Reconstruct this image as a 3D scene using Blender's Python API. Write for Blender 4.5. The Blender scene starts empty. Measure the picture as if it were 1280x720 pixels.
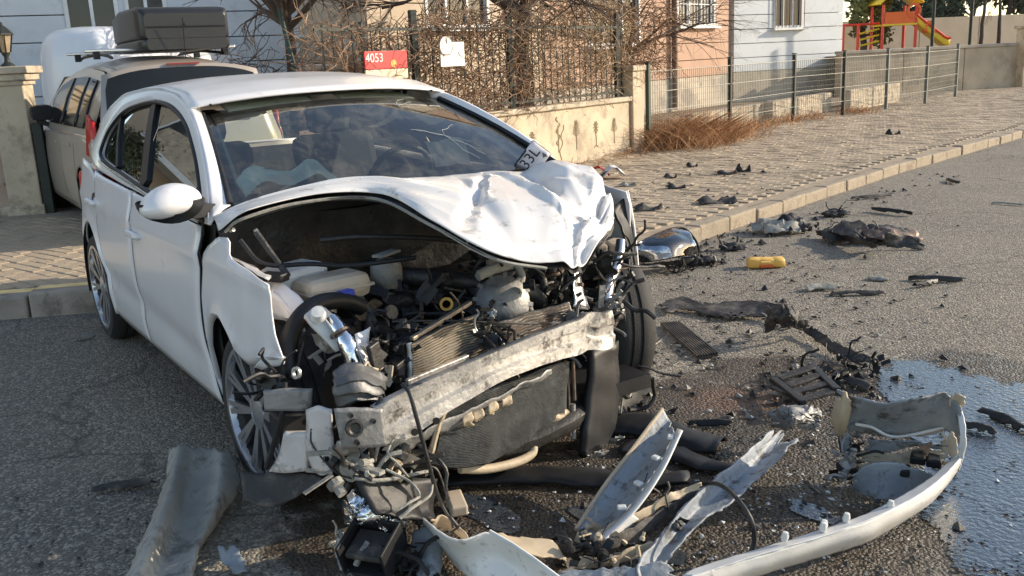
import bpy, math, random
import numpy as np
from mathutils import Vector, Matrix, noise
random.seed(7)
SC = bpy.context.scene
COL = SC.collection

# ------------------------------------------------------------------ camera
CAM = np.array([3.218, -1.883, 1.532]); FPX = 1176.7
def _rot(yaw, pitch, roll):
    cy, sy, cp, sp = math.cos(yaw), math.sin(yaw), math.cos(pitch), math.sin(pitch)
    f = np.array([cy*cp, sy*cp, -sp]); r = np.array([sy, -cy, 0.]); u = np.cross(r, f)
    c, s = math.cos(roll), math.sin(roll)
    return np.array([c*r+s*u, -s*r+c*u, f])
ROT = _rot(math.radians(146.35), math.radians(13.66), math.radians(-2.71))
cd = bpy.data.cameras.new('camera'); cam = bpy.data.objects.new('camera', cd); COL.objects.link(cam)
cd.sensor_width = 36; cd.sensor_fit = 'HORIZONTAL'; cd.lens = FPX/1280*36
cd.clip_start = .05; cd.clip_end = 2000
M = Matrix([[ROT[0][i], ROT[1][i], -ROT[2][i], CAM[i]] for i in range(3)] + [[0, 0, 0, 1]])
cam.matrix_world = M
SC.camera = cam
# ------------------------------------------------------------------ light
SUN_EL = math.radians(21)
sun_xy = Vector((.42, .907)).normalized()
world = bpy.data.worlds.new('World'); SC.world = world; world.use_nodes = True
nt = world.node_tree; bg = nt.nodes['Background']
sky = nt.nodes.new('ShaderNodeTexSky'); sky.sky_type = 'NISHITA'; sky.sun_disc = False
sky.sun_elevation = SUN_EL; sky.sun_rotation = math.atan2(sun_xy.x, sun_xy.y)
sky.air_density = 1.0; sky.dust_density = .9; sky.ozone_density = 1.0; sky.altitude = 800
wm_ = nt.nodes.new('ShaderNodeMix'); wm_.data_type = 'RGBA'; wm_.blend_type = 'MULTIPLY'; wm_.inputs[0].default_value = 1; wm_.inputs[7].default_value = (1.10, 1.0, .90, 1)
nt.links.new(sky.outputs[0], wm_.inputs[6]); nt.links.new(wm_.outputs[2], bg.inputs[0]); bg.inputs[1].default_value = .15
sl = bpy.data.lights.new('sun', 'SUN'); sl.energy = 3.3; sl.angle = math.radians(.55); sl.color = (1, .86, .67)
so = bpy.data.objects.new('sun', sl); COL.objects.link(so)
so.rotation_euler = Vector((sun_xy.x*math.cos(SUN_EL), sun_xy.y*math.cos(SUN_EL), math.sin(SUN_EL))).to_track_quat('Z', 'Y').to_euler()
SC.view_settings.view_transform = 'Standard'; SC.view_settings.look = 'None'
SC.view_settings.exposure = .91; SC.view_settings.gamma = 1
SC.cycles.max_bounces = 6; SC.cycles.transparent_max_bounces = 12

# ------------------------------------------------------------------ where things stand: a picture measurement plus one known coordinate
def PX(u, v, z=None, x=None, y=None, d=None):
    r = ROT.T @ np.array([(u-640)/FPX, (360-v)/FPX, 1.])
    if d is not None: t = d
    elif z is not None: t = (z-CAM[2])/r[2]
    elif x is not None: t = (x-CAM[0])/r[0]
    else: t = (y-CAM[1])/r[1]
    return Vector(CAM + t*r)
SD = Vector((-.2866, .958, 0)).normalized(); SN = Vector((.958, .2866, 0)).normalized()
def S(s, t, z=0.): return SD*s + SN*t + Vector((0, 0, z))

# ------------------------------------------------------------------ materials
MATS = {}
def mat(name, col, rough=.5, metal=0., var=.15, vs=6., bump=0., bs=120., col2=None, c2=.5, c2s=4., coat=0., spec=.5, trans=0., emis=0.):
    m = bpy.data.materials.new(name); m.use_nodes = True; n = m.node_tree.nodes; l = m.node_tree.links
    b = n['Principled BSDF']
    tc = n.new('ShaderNodeTexCoord')
    nz = n.new('ShaderNodeTexNoise'); nz.inputs['Scale'].default_value = vs; nz.inputs['Detail'].default_value = 6
    l.new(tc.outputs['Object'], nz.inputs['Vector'])
    mr = n.new('ShaderNodeMapRange'); mr.inputs[1].default_value = .25; mr.inputs[2].default_value = .75
    mr.inputs[3].default_value = 1-var; mr.inputs[4].default_value = 1+var
    l.new(nz.outputs['Fac'], mr.inputs[0])
    mx = n.new('ShaderNodeMix'); mx.data_type = 'RGBA'; mx.blend_type = 'MULTIPLY'; mx.inputs[0].default_value = 1
    l.new(mr.outputs[0], mx.inputs[7]); mx.inputs[6].default_value = (*col, 1)
    out = mx.outputs[2]
    if col2:
        n2 = n.new('ShaderNodeTexNoise'); n2.inputs['Scale'].default_value = c2s; n2.inputs['Detail'].default_value = 8; n2.inputs['Roughness'].default_value = .7
        l.new(tc.outputs['Object'], n2.inputs['Vector'])
        m2 = n.new('ShaderNodeMapRange'); m2.inputs[1].default_value = c2-.06; m2.inputs[2].default_value = c2+.06
        l.new(n2.outputs['Fac'], m2.inputs[0])
        m3 = n.new('ShaderNodeMix'); m3.data_type = 'RGBA'; l.new(m2.outputs[0], m3.inputs[0])
        l.new(out, m3.inputs[6]); m3.inputs[7].default_value = (*col2, 1); out = m3.outputs[2]
    l.new(out, b.inputs['Base Color'])
    b.inputs['Roughness'].default_value = rough; b.inputs['Metallic'].default_value = metal
    b.inputs['Specular IOR Level'].default_value = spec
    b.inputs['Coat Weight'].default_value = coat; b.inputs['Coat Roughness'].default_value = .08
    if bump:
        bn = n.new('ShaderNodeTexNoise'); bn.inputs['Scale'].default_value = bs; bn.inputs['Detail'].default_value = 4
        l.new(tc.outputs['Object'], bn.inputs['Vector'])
        bp = n.new('ShaderNodeBump'); bp.inputs['Strength'].default_value = bump; bp.inputs['Distance'].default_value = .01
        l.new(bn.outputs['Fac'], bp.inputs['Height']); l.new(bp.outputs[0], b.inputs['Normal'])
    MATS[name] = m
    return m
def glassmat(name, tint, refl=.06, rough=.02, dust_haze=0.):
    m = bpy.data.materials.new(name); m.use_nodes = True; n = m.node_tree.nodes; l = m.node_tree.links
    n.remove(n['Principled BSDF']); out = n['Material Output']
    t = n.new('ShaderNodeBsdfTransparent'); t.inputs[0].default_value = (*tint, 1)
    g = n.new('ShaderNodeBsdfGlossy'); g.inputs['Roughness'].default_value = rough
    fr = n.new('ShaderNodeFresnel'); fr.inputs[0].default_value = 1.5
    ad = n.new('ShaderNodeMath'); ad.operation = 'ADD'; ad.use_clamp = True; ad.inputs[1].default_value = refl
    l.new(fr.outputs[0], ad.inputs[0])
    mx = n.new('ShaderNodeMixShader'); l.new(ad.outputs[0], mx.inputs[0]); l.new(t.outputs[0], mx.inputs[1]); l.new(g.outputs[0], mx.inputs[2])
    res = mx.outputs[0]
    if dust_haze:  # wiper-smeared dusty film; its tan also paints hazy reflections
        tc = n.new('ShaderNodeTexCoord'); mp = n.new('ShaderNodeMapping'); mp.inputs['Scale'].default_value = (2.2, 4, 2.2); mp.inputs['Rotation'].default_value = (0, 0, .9)
        l.new(tc.outputs['Object'], mp.inputs[0]); nz = n.new('ShaderNodeTexNoise'); nz.inputs['Scale'].default_value = 1.6; nz.inputs['Detail'].default_value = 9; nz.inputs['Roughness'].default_value = .75; nz.inputs['Distortion'].default_value = .5
        l.new(mp.outputs[0], nz.inputs['Vector']); mr = n.new('ShaderNodeMapRange'); mr.inputs[1].default_value = .46; mr.inputs[2].default_value = .72; mr.inputs[3].default_value = dust_haze*.25; mr.inputs[4].default_value = dust_haze*3.4
        l.new(nz.outputs['Fac'], mr.inputs[0]); df = n.new('ShaderNodeBsdfDiffuse'); df.inputs[0].default_value = (.58, .54, .43, 1)
        m2 = n.new('ShaderNodeMixShader'); l.new(mr.outputs[0], m2.inputs[0]); l.new(res, m2.inputs[1]); l.new(df.outputs[0], m2.inputs[2]); res = m2.outputs[0]
    l.new(res, out.inputs[0]); MATS[name] = m
    return m
PAINT = mat('white_paint', (.77, .75, .745), .28, 0, .04, 3, .02, 25, col2=(.64, .61, .58), c2=.64, c2s=5, coat=.5)
LIPP = mat('scuffed_bumper_paint', (.74, .71, .66), .4, 0, .08, 7, .08, 60, col2=(.36, .33, .29), c2=.63, c2s=15, coat=.15)
HOODP = mat('scuffed_white_paint', (.74, .715, .68), .33, 0, .05, 7, .05, 60, col2=(.36, .34, .32), c2=.635, c2s=12, coat=.3)
DIRTP = mat('dirty_white_paint', (.60, .56, .53), .45, 0, .12, 9, .2, 50, col2=(.22, .19, .17), c2=.60, c2s=16, coat=.1)
CANM = mat('dull_crushed_steel', (.13, .13, .13), .5, .4, .3, 12, .3, 50)
BLK = mat('black_plastic', (.016, .016, .017), .5, 0, .4, 12, .08, 90, spec=.35)
BLKD = mat('dusty_black_plastic', (.035, .032, .03), .65, 0, .4, 10, .3, 70, col2=(.11, .095, .08), c2=.58, c2s=11)
RUB = mat('tyre_rubber', (.022, .021, .021), .75, 0, .3, 20, .2, 120)
ALLOY = mat('alloy', (.62, .62, .64), .25, .9, .08, 12)
ALUD = mat('scraped_aluminium', (.56, .54, .51), .45, .6, .2, 9, .35, 45, col2=(.15, .14, .13), c2=.565, c2s=14)
STEEL = mat('grey_primed_steel', (.27, .265, .255), .55, .35, .25, 10, .3, 60, col2=(.09, .085, .08), c2=.60, c2s=12)
DARKM = mat('dark_metal', (.06, .058, .056), .5, .6, .4, 14, .4, 50)
COPPER = mat('oily_metal', (.15, .11, .085), .5, .5, .4, 16, .3, 60)
CREAM = mat('cream_plastic', (.50, .42, .32), .5, 0, .15, 10)
WHPL = mat('white_plastic', (.62, .62, .60), .4, 0, .12, 10)
BLUE = mat('blue_cap_plastic', (.03, .06, .42), .4, 0, .1, 10)
BARE = mat('bare_bumper_plastic', (.25, .275, .30), .55, 0, .3, 7, .3, 60, col2=(.085, .082, .08), c2=.57, c2s=13)
TAN = mat('tan_plastic', (.47, .38, .26), .6, 0, .2, 8, .15, 60, col2=(.25, .19, .13), c2=.66, c2s=9)
GREYP = mat('grey_liner_plastic', (.31, .30, .265), .85, 0, .3, 5, .5, 40, col2=(.17, .16, .14), c2=.58, c2s=9, spec=.25)
GLASSW = glassmat('windscreen_glass', (.86, .91, .84), .09, .03, dust_haze=.045)
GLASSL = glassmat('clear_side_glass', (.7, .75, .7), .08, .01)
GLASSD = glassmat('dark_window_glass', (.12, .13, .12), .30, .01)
CLEAR = glassmat('lamp_lens', (.85, .87, .9), .1, .05)
CHROME = mat('chrome', (.75, .77, .8), .12, 1, .1, 20, .3, 30)
AIRBAG = mat('airbag_cloth', (.84, .91, .81), .8, 0, .1, 9, .2, 50)
SEAT = mat('seat_cloth', (.05, .05, .055), .9, 0, .2, 9, .3, 150)
DASH = mat('dashboard_plastic', (.045, .047, .055), .7, 0, .3, 8, .3, 120)
SAND = mat('pale_pillar_trim', (.45, .50, .42), .7, 0, .1, 6)
YEL = mat('yellow_plastic', (.66, .40, .09), .45, 0, .1, 9)
RED = mat('red_plastic', (.5, .02, .015), .35, 0, .1, 9)
AMBER = mat('amber_plastic', (.55, .12, .03), .4)
FIN = mat('radiator_fins', (.27, .22, .16), .5, .5, .3, 12, .3, 40)
FIND = mat('dark_radiator_core', (.07, .075, .078), .5, .4, .5, 10, .5, 35)
WIRE = mat('black_cable', (.02, .02, .02), .5)

# ------------------------------------------------------------------ mesh helpers
def setp(o, label=None, cat=None, group=None, kind=None):
    if label: o['label'] = label
    if cat: o['category'] = cat
    if group: o['group'] = group
    if kind: o['kind'] = kind
    return o
def empty(name, loc, label=None, cat=None, group=None, kind=None):
    o = bpy.data.objects.new(name, None); COL.objects.link(o); o.location = loc; o.empty_display_size = .1
    return setp(o, label, cat, group, kind)
def worldloc(o):
    v = Vector((0, 0, 0))
    while o: v += o.location; o = o.parent
    return v
class MB:
    def __init__(s): s.v = []; s.f = []
    def add(s, vs, fs):
        b = len(s.v); s.v += [Vector(p) for p in vs]; s.f += [[i+b for i in f] for f in fs]; return s
    def box(s, c, size, R=None):
        c = Vector(c); R = R or Matrix.Identity(3); h = [q/2 for q in size]
        vs = [c + R @ Vector((x*h[0], y*h[1], z*h[2])) for x in (-1, 1) for y in (-1, 1) for z in (-1, 1)]
        return s.add(vs, [(0, 1, 3, 2), (4, 6, 7, 5), (0, 4, 5, 1), (2, 3, 7, 6), (0, 2, 6, 4), (1, 5, 7, 3)])
    def bar(s, a, b, w, h, up=(0, 0, 1)):
        a, b = Vector(a), Vector(b); d = (b-a); L = d.length; d.normalize(); u = Vector(up)
        sd = d.cross(u)
        if sd.length < 1e-4: sd = d.cross(Vector((1, 0, .1)))
        sd.normalize(); u = sd.cross(d)
        R = Matrix((d, sd, u)).transposed()
        return s.box((a+b)/2, (L, w, h), R)
    def tube(s, pts, r, n=6, cap=True):
        pts = [Vector(p) for p in pts]; rs = r if isinstance(r, (list, tuple)) else [r]*len(pts)
        ref = None; rings = []
        for i, p in enumerate(pts):
            d = (pts[min(i+1, len(pts)-1)]-pts[max(i-1, 0)])
            if d.length < 1e-9: d = Vector((0, 0, 1))
            d.normalize()
            if ref is None: ref = d.orthogonal().normalized()
            ref = ref - d*ref.dot(d)
            if ref.length < 1e-6: ref = d.orthogonal()
            ref.normalize(); q = d.cross(ref)
            rings.append([p + (ref*math.cos(2*math.pi*k/n) + q*math.sin(2*math.pi*k/n))*rs[i] for k in range(n)])
        vs = [p for rg in rings for p in rg]; fs = []
        for i in range(len(pts)-1):
            for k in range(n): fs.append((i*n+k, i*n+(k+1) % n, (i+1)*n+(k+1) % n, (i+1)*n+k))
        if cap: fs += [tuple(range(n))[::-1], tuple(range((len(pts)-1)*n, len(pts)*n))]
        return s.add(vs, fs)
    def grid(s, P, closeu=False):
        nu, nv = len(P), len(P[0]); vs = [p for row in P for p in row]; fs = []
        for i in range(nu if closeu else nu-1):
            for j in range(nv-1):
                i2 = (i+1) % nu
                fs.append((i*nv+j, i2*nv+j, i2*nv+j+1, i*nv+j+1))
        return s.add(vs, fs)
    def lathe(s, prof, c, axis, n=32, closed=False):
        # prof: (radius, along axis)
        c = Vector(c); a = Vector(axis).normalized(); e1 = a.orthogonal().normalized(); e2 = a.cross(e1)
        P = [[c + a*h + (e1*math.cos(2*math.pi*k/n)+e2*math.sin(2*math.pi*k/n))*r for (r, h) in prof] for k in range(n)]
        return s.grid(P, True)
    def prism(s, poly, vec):
        poly = [Vector(p) for p in poly]; vec = Vector(vec); n = len(poly)
        return s.add(poly+[p+vec for p in poly], [tuple(range(n))[::-1], tuple(range(n, 2*n))]+[(i, (i+1) % n, n+(i+1) % n, n+i) for i in range(n)])
    def build(s, name, m, parent=None, label=None, cat=None, group=None, kind=None, smooth=None, th=0, off=0, bev=0, sub=0, center=True):
        base = worldloc(parent) if parent else Vector((0, 0, 0)); loc = Vector((0, 0, 0))
        if not parent and center and s.v:
            loc = Vector((sum(p.x for p in s.v)/len(s.v), sum(p.y for p in s.v)/len(s.v), min(p.z for p in s.v)))
        me = bpy.data.meshes.new(name); me.from_pydata([tuple(p-base-loc) for p in s.v], [], s.f); me.update()
        o = bpy.data.objects.new(name, me); COL.objects.link(o); o.location = loc
        if parent: o.parent = parent
        me.materials.append(m if not isinstance(m, str) else MATS[m])
        if smooth:
            me.polygons.foreach_set('use_smooth', [True]*len(me.polygons)); me.set_sharp_from_angle(angle=math.radians(smooth))
        if sub:
            q = o.modifiers.new('sub', 'SUBSURF'); q.levels = q.render_levels = sub
        if th:
            q = o.modifiers.new('solid', 'SOLIDIFY'); q.thickness = th; q.offset = off
        if bev:
            q = o.modifiers.new('bev', 'BEVEL'); q.width = bev; q.segments = 2; q.limit_method = 'ANGLE'
        return setp(o, label, cat, group, kind)
def crs(pts, n):
    """Catmull-Rom resampling of a polyline to n points (uniform in parameter)."""
    pts = [Vector(p) for p in pts]; m = len(pts)
    if m == 1: return [pts[0].copy() for _ in range(n)]
    out = []
    for i in range(n):
        t = i/(n-1)*(m-1); k = min(int(t), m-2); f = t-k
        p0 = pts[k-1] if k > 0 else pts[0]*2-pts[1]; p1 = pts[k]; p2 = pts[k+1]; p3 = pts[k+2] if k+2 < m else pts[-1]*2-pts[-2]
        out.append(.5*((2*p1)+(-p0+p2)*f+(2*p0-5*p1+4*p2-p3)*f*f+(-p0+3*p1-3*p2+p3)*f**3))
    return out
def lin(pts, n):
    """resample by arc length, straight segments"""
    pts = [Vector(p) for p in pts]; L = [0]
    for a, b in zip(pts, pts[1:]): L.append(L[-1]+(b-a).length)
    out = []; k = 0
    for i in range(n):
        t = L[-1]*i/(n-1)
        while k < len(pts)-2 and L[k+1] < t: k += 1
        f = (t-L[k])/max(L[k+1]-L[k], 1e-9); out.append(pts[k].lerp(pts[k+1], f))
    return out
def surf(rows, nu, nv):
    a = [crs(r, nv) for r in rows]
    cols = [crs([a[i][j] for i in range(len(a))], nu) for j in range(nv)]
    return [[cols[j][i] for j in range(nv)] for i in range(nu)]
def crumple(P, amp, freq, seed=0, edge=0.):
    o = Vector((seed*7.3, seed*3.1, seed*1.7)); nu = len(P); nv = len(P[0])
    for i, row in enumerate(P):
        for j, p in enumerate(row):
            k = noise.noise_vector(p*freq+o)*amp + noise.noise_vector(p*freq*2.7+o)*amp*.4
            # creases: ridged
            rg = 1-abs(noise.noise(p*freq*1.3+o*2))*2
            row[j] = p + k + Vector((0, 0, rg*amp*.5))
            if edge and (i in (0, nu-1) or j in (0, nv-1)):
                row[j] = row[j] + noise.noise_vector(p*35+o)*edge
    return P
def torn(P, tear, seed):
    # ragged outline: every row and column is cut short by an irregular, stepped amount
    rnd = random.Random(seed*13+5)
    def jag(n):
        out = []; a = 0.
        while len(out) < n:
            a = rnd.random()**2.2*tear; ln_ = rnd.randint(1, 3); b2 = max(0, a+rnd.uniform(-.5, .5)*tear*.4); out += [a+(b2-a)*q/ln_ for q in range(ln_)]
        return out[:n]
    def cut(rows):
        lo, hi = jag(len(rows)), jag(len(rows)); res = []
        for r, l_, h_ in zip(rows, lo, hi):
            n = len(r); o = []
            for j in range(n):
                t = (l_+(1-l_-h_)*j/(n-1))*(n-1); k = min(int(t), n-2); o.append(r[k].lerp(r[k+1], t-k))
            res.append(o)
        return res
    P = cut(P); T = cut([list(c) for c in zip(*P)])
    return [list(c) for c in zip(*T)]
def sheet(name, rows, m, parent=None, nu=16, nv=16, th=.004, amp=0., freq=6., seed=0, edge=0., smooth=40, tear=0., **k):
    P = surf(rows, nu, nv)
    if tear: P = torn(P, tear, seed)
    if amp or edge: crumple(P, amp, freq, seed, edge)
    return MB().grid(P).build(name, m, parent, smooth=smooth, th=th, **k)
def copytree(o, parent=None):
    c = o.copy(); COL.objects.link(c)
    if parent is not None: c.parent = parent
    for ch in o.children: copytree(ch, c)
    return c
# ------------------------------------------------------------------ ground materials
def asphalt():
    m = bpy.data.materials.new('asphalt'); m.use_nodes = True; T = m.node_tree; n = T.nodes; l = T.links; b = n['Principled BSDF']
    tc = n.new('ShaderNodeTexCoord'); O = tc.outputs['Object']
    def noi(s, d=6, r=.6):
        q = n.new('ShaderNodeTexNoise'); q.inputs['Scale'].default_value = s; q.inputs['Detail'].default_value = d; q.inputs['Roughness'].default_value = r
        l.new(O, q.inputs['Vector']); return q.outputs['Fac']
    def mth(op, a, c=None, clamp=False):
        q = n.new('ShaderNodeMath'); q.operation = op; q.use_clamp = clamp
        for i, v in enumerate((a, c)):
            if v is None: continue
            if isinstance(v, (int, float)): q.inputs[i].default_value = v
            else: l.new(v, q.inputs[i])
        return q.outputs[0]
    def ramp(f, a, c, lo=0., hi=1.):
        q = n.new('ShaderNodeMapRange'); q.interpolation_type = 'SMOOTHSTEP'; l.new(f, q.inputs[0])
        q.inputs[1].default_value = a; q.inputs[2].default_value = c; q.inputs[3].default_value = lo; q.inputs[4].default_value = hi; return q.outputs[0]
    def mix(f, a, c, bt='MIX'):
        q = n.new('ShaderNodeMix'); q.data_type = 'RGBA'; q.blend_type = bt
        if isinstance(f, (int, float)): q.inputs[0].default_value = f
        else: l.new(f, q.inputs[0])
        for i, v in ((6, a), (7, c)):
            if isinstance(v, tuple): q.inputs[i].default_value = (*v, 1)
            else: l.new(v, q.inputs[i])
        return q.outputs[2]
    vo = n.new('ShaderNodeTexVoronoi'); vo.inputs['Scale'].default_value = 85; l.new(O, vo.inputs['Vector'])
    sep = n.new('ShaderNodeSeparateColor'); l.new(vo.outputs['Color'], sep.inputs[0]); cell = sep.outputs[0]
    vo2 = n.new('ShaderNodeTexVoronoi'); vo2.inputs['Scale'].default_value = 170; l.new(O, vo2.inputs['Vector'])
    sep2 = n.new('ShaderNodeSeparateColor'); l.new(vo2.outputs['Color'], sep2.inputs[0])
    col = mix(ramp(noi(.8), .35, .68), (.16, .145, .122), (.23, .207, .168))
    col = mix(ramp(cell, .45, 1.), col, (.42, .37, .295))
    col = mix(ramp(sep2.outputs[0], .72, .95, 0, .6), col, (.035, .033, .03))
    col = mix(ramp(noi(3.2, 8, .7), .52, .75, 0, .45), col, (.07, .062, .056))
    # oil and water stains: ellipses with a ragged edge
    pos = n.new('ShaderNodeSeparateXYZ'); l.new(O, pos.inputs[0])
    wob = mth('MULTIPLY', mth('SUBTRACT', noi(2.6, 7, .65), .5), 1.5)
    wet = None
    for (cx, cy, rx, ry) in WET:
        a = mth('DIVIDE', mth('SUBTRACT', pos.outputs[0], cx), rx); c = mth('DIVIDE', mth('SUBTRACT', pos.outputs[1], cy), ry)
        q = mth('SUBTRACT', 1., mth('SQRT', mth('ADD', mth('MULTIPLY', a, a), mth('MULTIPLY', c, c))))
        wet = q if wet is None else mth('MAXIMUM', wet, q)
    wet = ramp(mth('ADD', wet, wob), -.06, .12)
    col = mix(wet, col, mix(1., col, (.25, .21, .17), 'MULTIPLY'))
    rust = ramp(mth('ADD', mth('SUBTRACT', .28, mth('SQRT', mth('ADD', mth('POWER', mth('SUBTRACT', pos.outputs[0], .42), 2.), mth('POWER', mth('SUBTRACT', pos.outputs[1], 1.12), 2.)))), mth('MULTIPLY', wob, .25)), 0, .2, 0, .55)
    col = mix(rust, col, (.16, .075, .04))
    # cracks and old patches
    dn = n.new('ShaderNodeVectorMath'); dn.operation = 'ADD'; nv_ = n.new('ShaderNodeTexNoise'); nv_.inputs['Scale'].default_value = 1.7; nv_.inputs['Detail'].default_value = 6; l.new(O, nv_.inputs['Vector'])
    sc_ = n.new('ShaderNodeVectorMath'); sc_.operation = 'SCALE'; sc_.inputs['Scale'].default_value = .9; l.new(nv_.outputs['Color'], sc_.inputs[0]); l.new(O, dn.inputs[0]); l.new(sc_.outputs[0], dn.inputs[1])
    vc = n.new('ShaderNodeTexVoronoi'); vc.feature = 'DISTANCE_TO_EDGE'; vc.inputs['Scale'].default_value = .42; l.new(dn.outputs[0], vc.inputs['Vector'])
    col = mix(ramp(vc.outputs['Distance'], .003, .009, .45, 0), col, (.035, .032, .028))
    vp = n.new('ShaderNodeTexVoronoi'); vp.inputs['Scale'].default_value = .33; l.new(dn.outputs[0], vp.inputs['Vector']); sp_ = n.new('ShaderNodeSeparateColor'); l.new(vp.outputs['Color'], sp_.inputs[0])
    col = mix(ramp(sp_.outputs[1], .4, .9, 0, .28), col, (.09, .08, .07))
    l.new(col, b.inputs['Base Color'])
    l.new(mth('SUBTRACT', ramp(noi(9), .3, .7, .8, .95), mth('MULTIPLY', wet, ramp(noi(14, 5), .35, .65, .28, .55))), b.inputs['Roughness'])
    bp = n.new('ShaderNodeBump'); bp.inputs['Distance'].default_value = .010; bp.inputs['Strength'].default_value = .9
    h = mth('ADD', mth('MULTIPLY', vo.outputs['Distance'], -1.1), mth('MULTIPLY', noi(260, 3), .5)); h = mth('ADD', h, mth('MULTIPLY', noi(38, 4), .7))
    l.new(h, bp.inputs['Height']); l.new(bp.outputs[0], b.inputs['Normal'])
    return m
def gpt(u, v): p = PX(u, v, z=0); return (p.x, p.y)
WET = []
for u, v, ru, rv in [(950, 550, .85, .85), (880, 610, .7, .7), (760, 640, .7, .85), (1080, 640, .5, .6), (560, 640, .5, .55), (1000, 480, .5, .42), (1180, 600, .5, .75), (1100, 480, .45, .3), (1250, 465, .5, .22)]:
    x, y = gpt(u, v); WET.append((x, y, ru, rv))
WET.append((.15, .1, .8, .95))
ASPH = asphalt()
PAVE = mat('paver_concrete', (.40, .32, .225), .9, 0, .25, 3, .5, 90, col2=(.24, .19, .135), c2=.55, c2s=2.2)
KERB = mat('kerb_concrete', (.345, .285, .208), .9, 0, .3, 5, .6, 50, col2=(.24, .19, .14), c2=.56, c2s=5)
KERBSUN = mat('sunlit_kerb_yellow', (.80, .60, .26), .75, 0, .2, 6, .35, 60, col2=(.40, .33, .22), c2=.64, c2s=9)  # yellow colour stands for a strip of sunlight along the kerb
KERBG = mat('grey_worn_kerb', (.33, .285, .235), .9, 0, .3, 4, .6, 40, col2=(.18, .155, .13), c2=.58, c2s=5)
SAND_ = mat('joint_sand', (.33, .265, .19), .95, 0, .3, 9)
SOIL = mat('dry_soil', (.20, .155, .105), .95, 0, .4, 1.5, .5, 30)
WALLP = mat('cream_wall_render', (.54, .45, .32), .85, 0, .2, 2.5, .3, 50, col2=(.36, .29, .21), c2=.56, c2s=3.2)
WALLC = mat('wall_coping', (.50, .42, .31), .85, 0, .25, 4, .4, 40, col2=(.27, .22, .165), c2=.55, c2s=6)
PINKW = mat('pinkish_gate_wall', (.42, .31, .24), .85, 0, .2, 3, .3, 40)
CONC = mat('grey_concrete', (.44, .38, .305), .9, 0, .25, 1.2, .3, 20, col2=(.28, .25, .21), c2=.55, c2s=1.6)
SIDB = mat('pale_blue_siding', (.60, .63, .65), .6, 0, .1, 1.2, .05, 30, col2=(.50, .52, .53), c2=.60, c2s=2.2)
SIDO = mat('orange_brown_siding', (.40, .245, .165), .7, 0, .12, 2, .1, 30)  # set apart from the beige siding to paint in sun and shade
SIDG = mat('beige_siding', (.50, .40, .29), .7, 0, .1, 2, .1, 30)
BROWN = mat('dark_brown_metal', (.12, .07, .045), .6)
WFR = mat('white_window_frame', (.72, .72, .70), .5)
WGL = mat('window_pane', (.03, .035, .04), .08, 0, .2, 3)
FENM = mat('dark_fence_metal', (.03, .035, .03), .55, .3)
FENW = mat('dull_fence_wire', (.13, .145, .135), .5, .3, .1)
GALV = mat('galvanised_wire', (.32, .33, .32), .45, .6, .1)
POSTG = mat('dark_green_post', (.035, .06, .045), .55, .1)
BARK = mat('bark', (.075, .055, .042), .95, 0, .4, 15, .8, 40)
TWIG = mat('dry_twig', (.27, .17, .105), .9, 0, .4, 3)
TWIGD = mat('dark_twig', (.10, .07, .05), .9, 0, .4, 3)
TWIGL = mat('pale_dry_creeper', (.40, .29, .19), .9, 0, .35, 3)
DRYG = mat('dry_grass', (.37, .20, .095), .9, 0, .4, 4)
GREENL = mat('grey_green_leaves', (.075, .09, .055), .8, 0, .4, 2)
GREENY = mat('olive_leaves', (.13, .14, .05), .8, 0, .4, 2)

# ------------------------------------------------------------------ ground, road
R = 320
MB().add([(-R, -R, -.03), (R, -R, -.03), (R, R, -.03), (-R, R, -.03)], [(0, 1, 2, 3)]).build('ground', SOIL, kind='structure', center=False)
KP = [(-5.6, -5.2), (-3.74, -1.36), (-3.52, -.9), (-3.15, .3), (-3.08, 1.2), (-2.5, 2.1), (-2.12, 2.9), (-2.25, 3.59), (-2.79, 5.55), (-3.51, 8.31), (-4.45, 12.76), (-5.8, 18.5), (-9, 30), (-20, 66)]
KP = [Vector((x, y, 0)) for x, y in KP]
rd = [Vector((p.x-.06, p.y, 0)) for p in KP]
far = [Vector((p.x+14, p.y+4, 0)) for p in KP]
b = MB(); b.grid([[a.lerp(c, t) for t in (0, .12, .3, .6, 1)] for a, c in zip(rd, far)]); b.add([(-5.66, -5.2, 0), (8.4, -1.2, 0), (14, -30, 0), (-14, -30, 0)], [(0, 1, 2, 3)])
b.build('road', ASPH, kind='structure', center=False)
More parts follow.
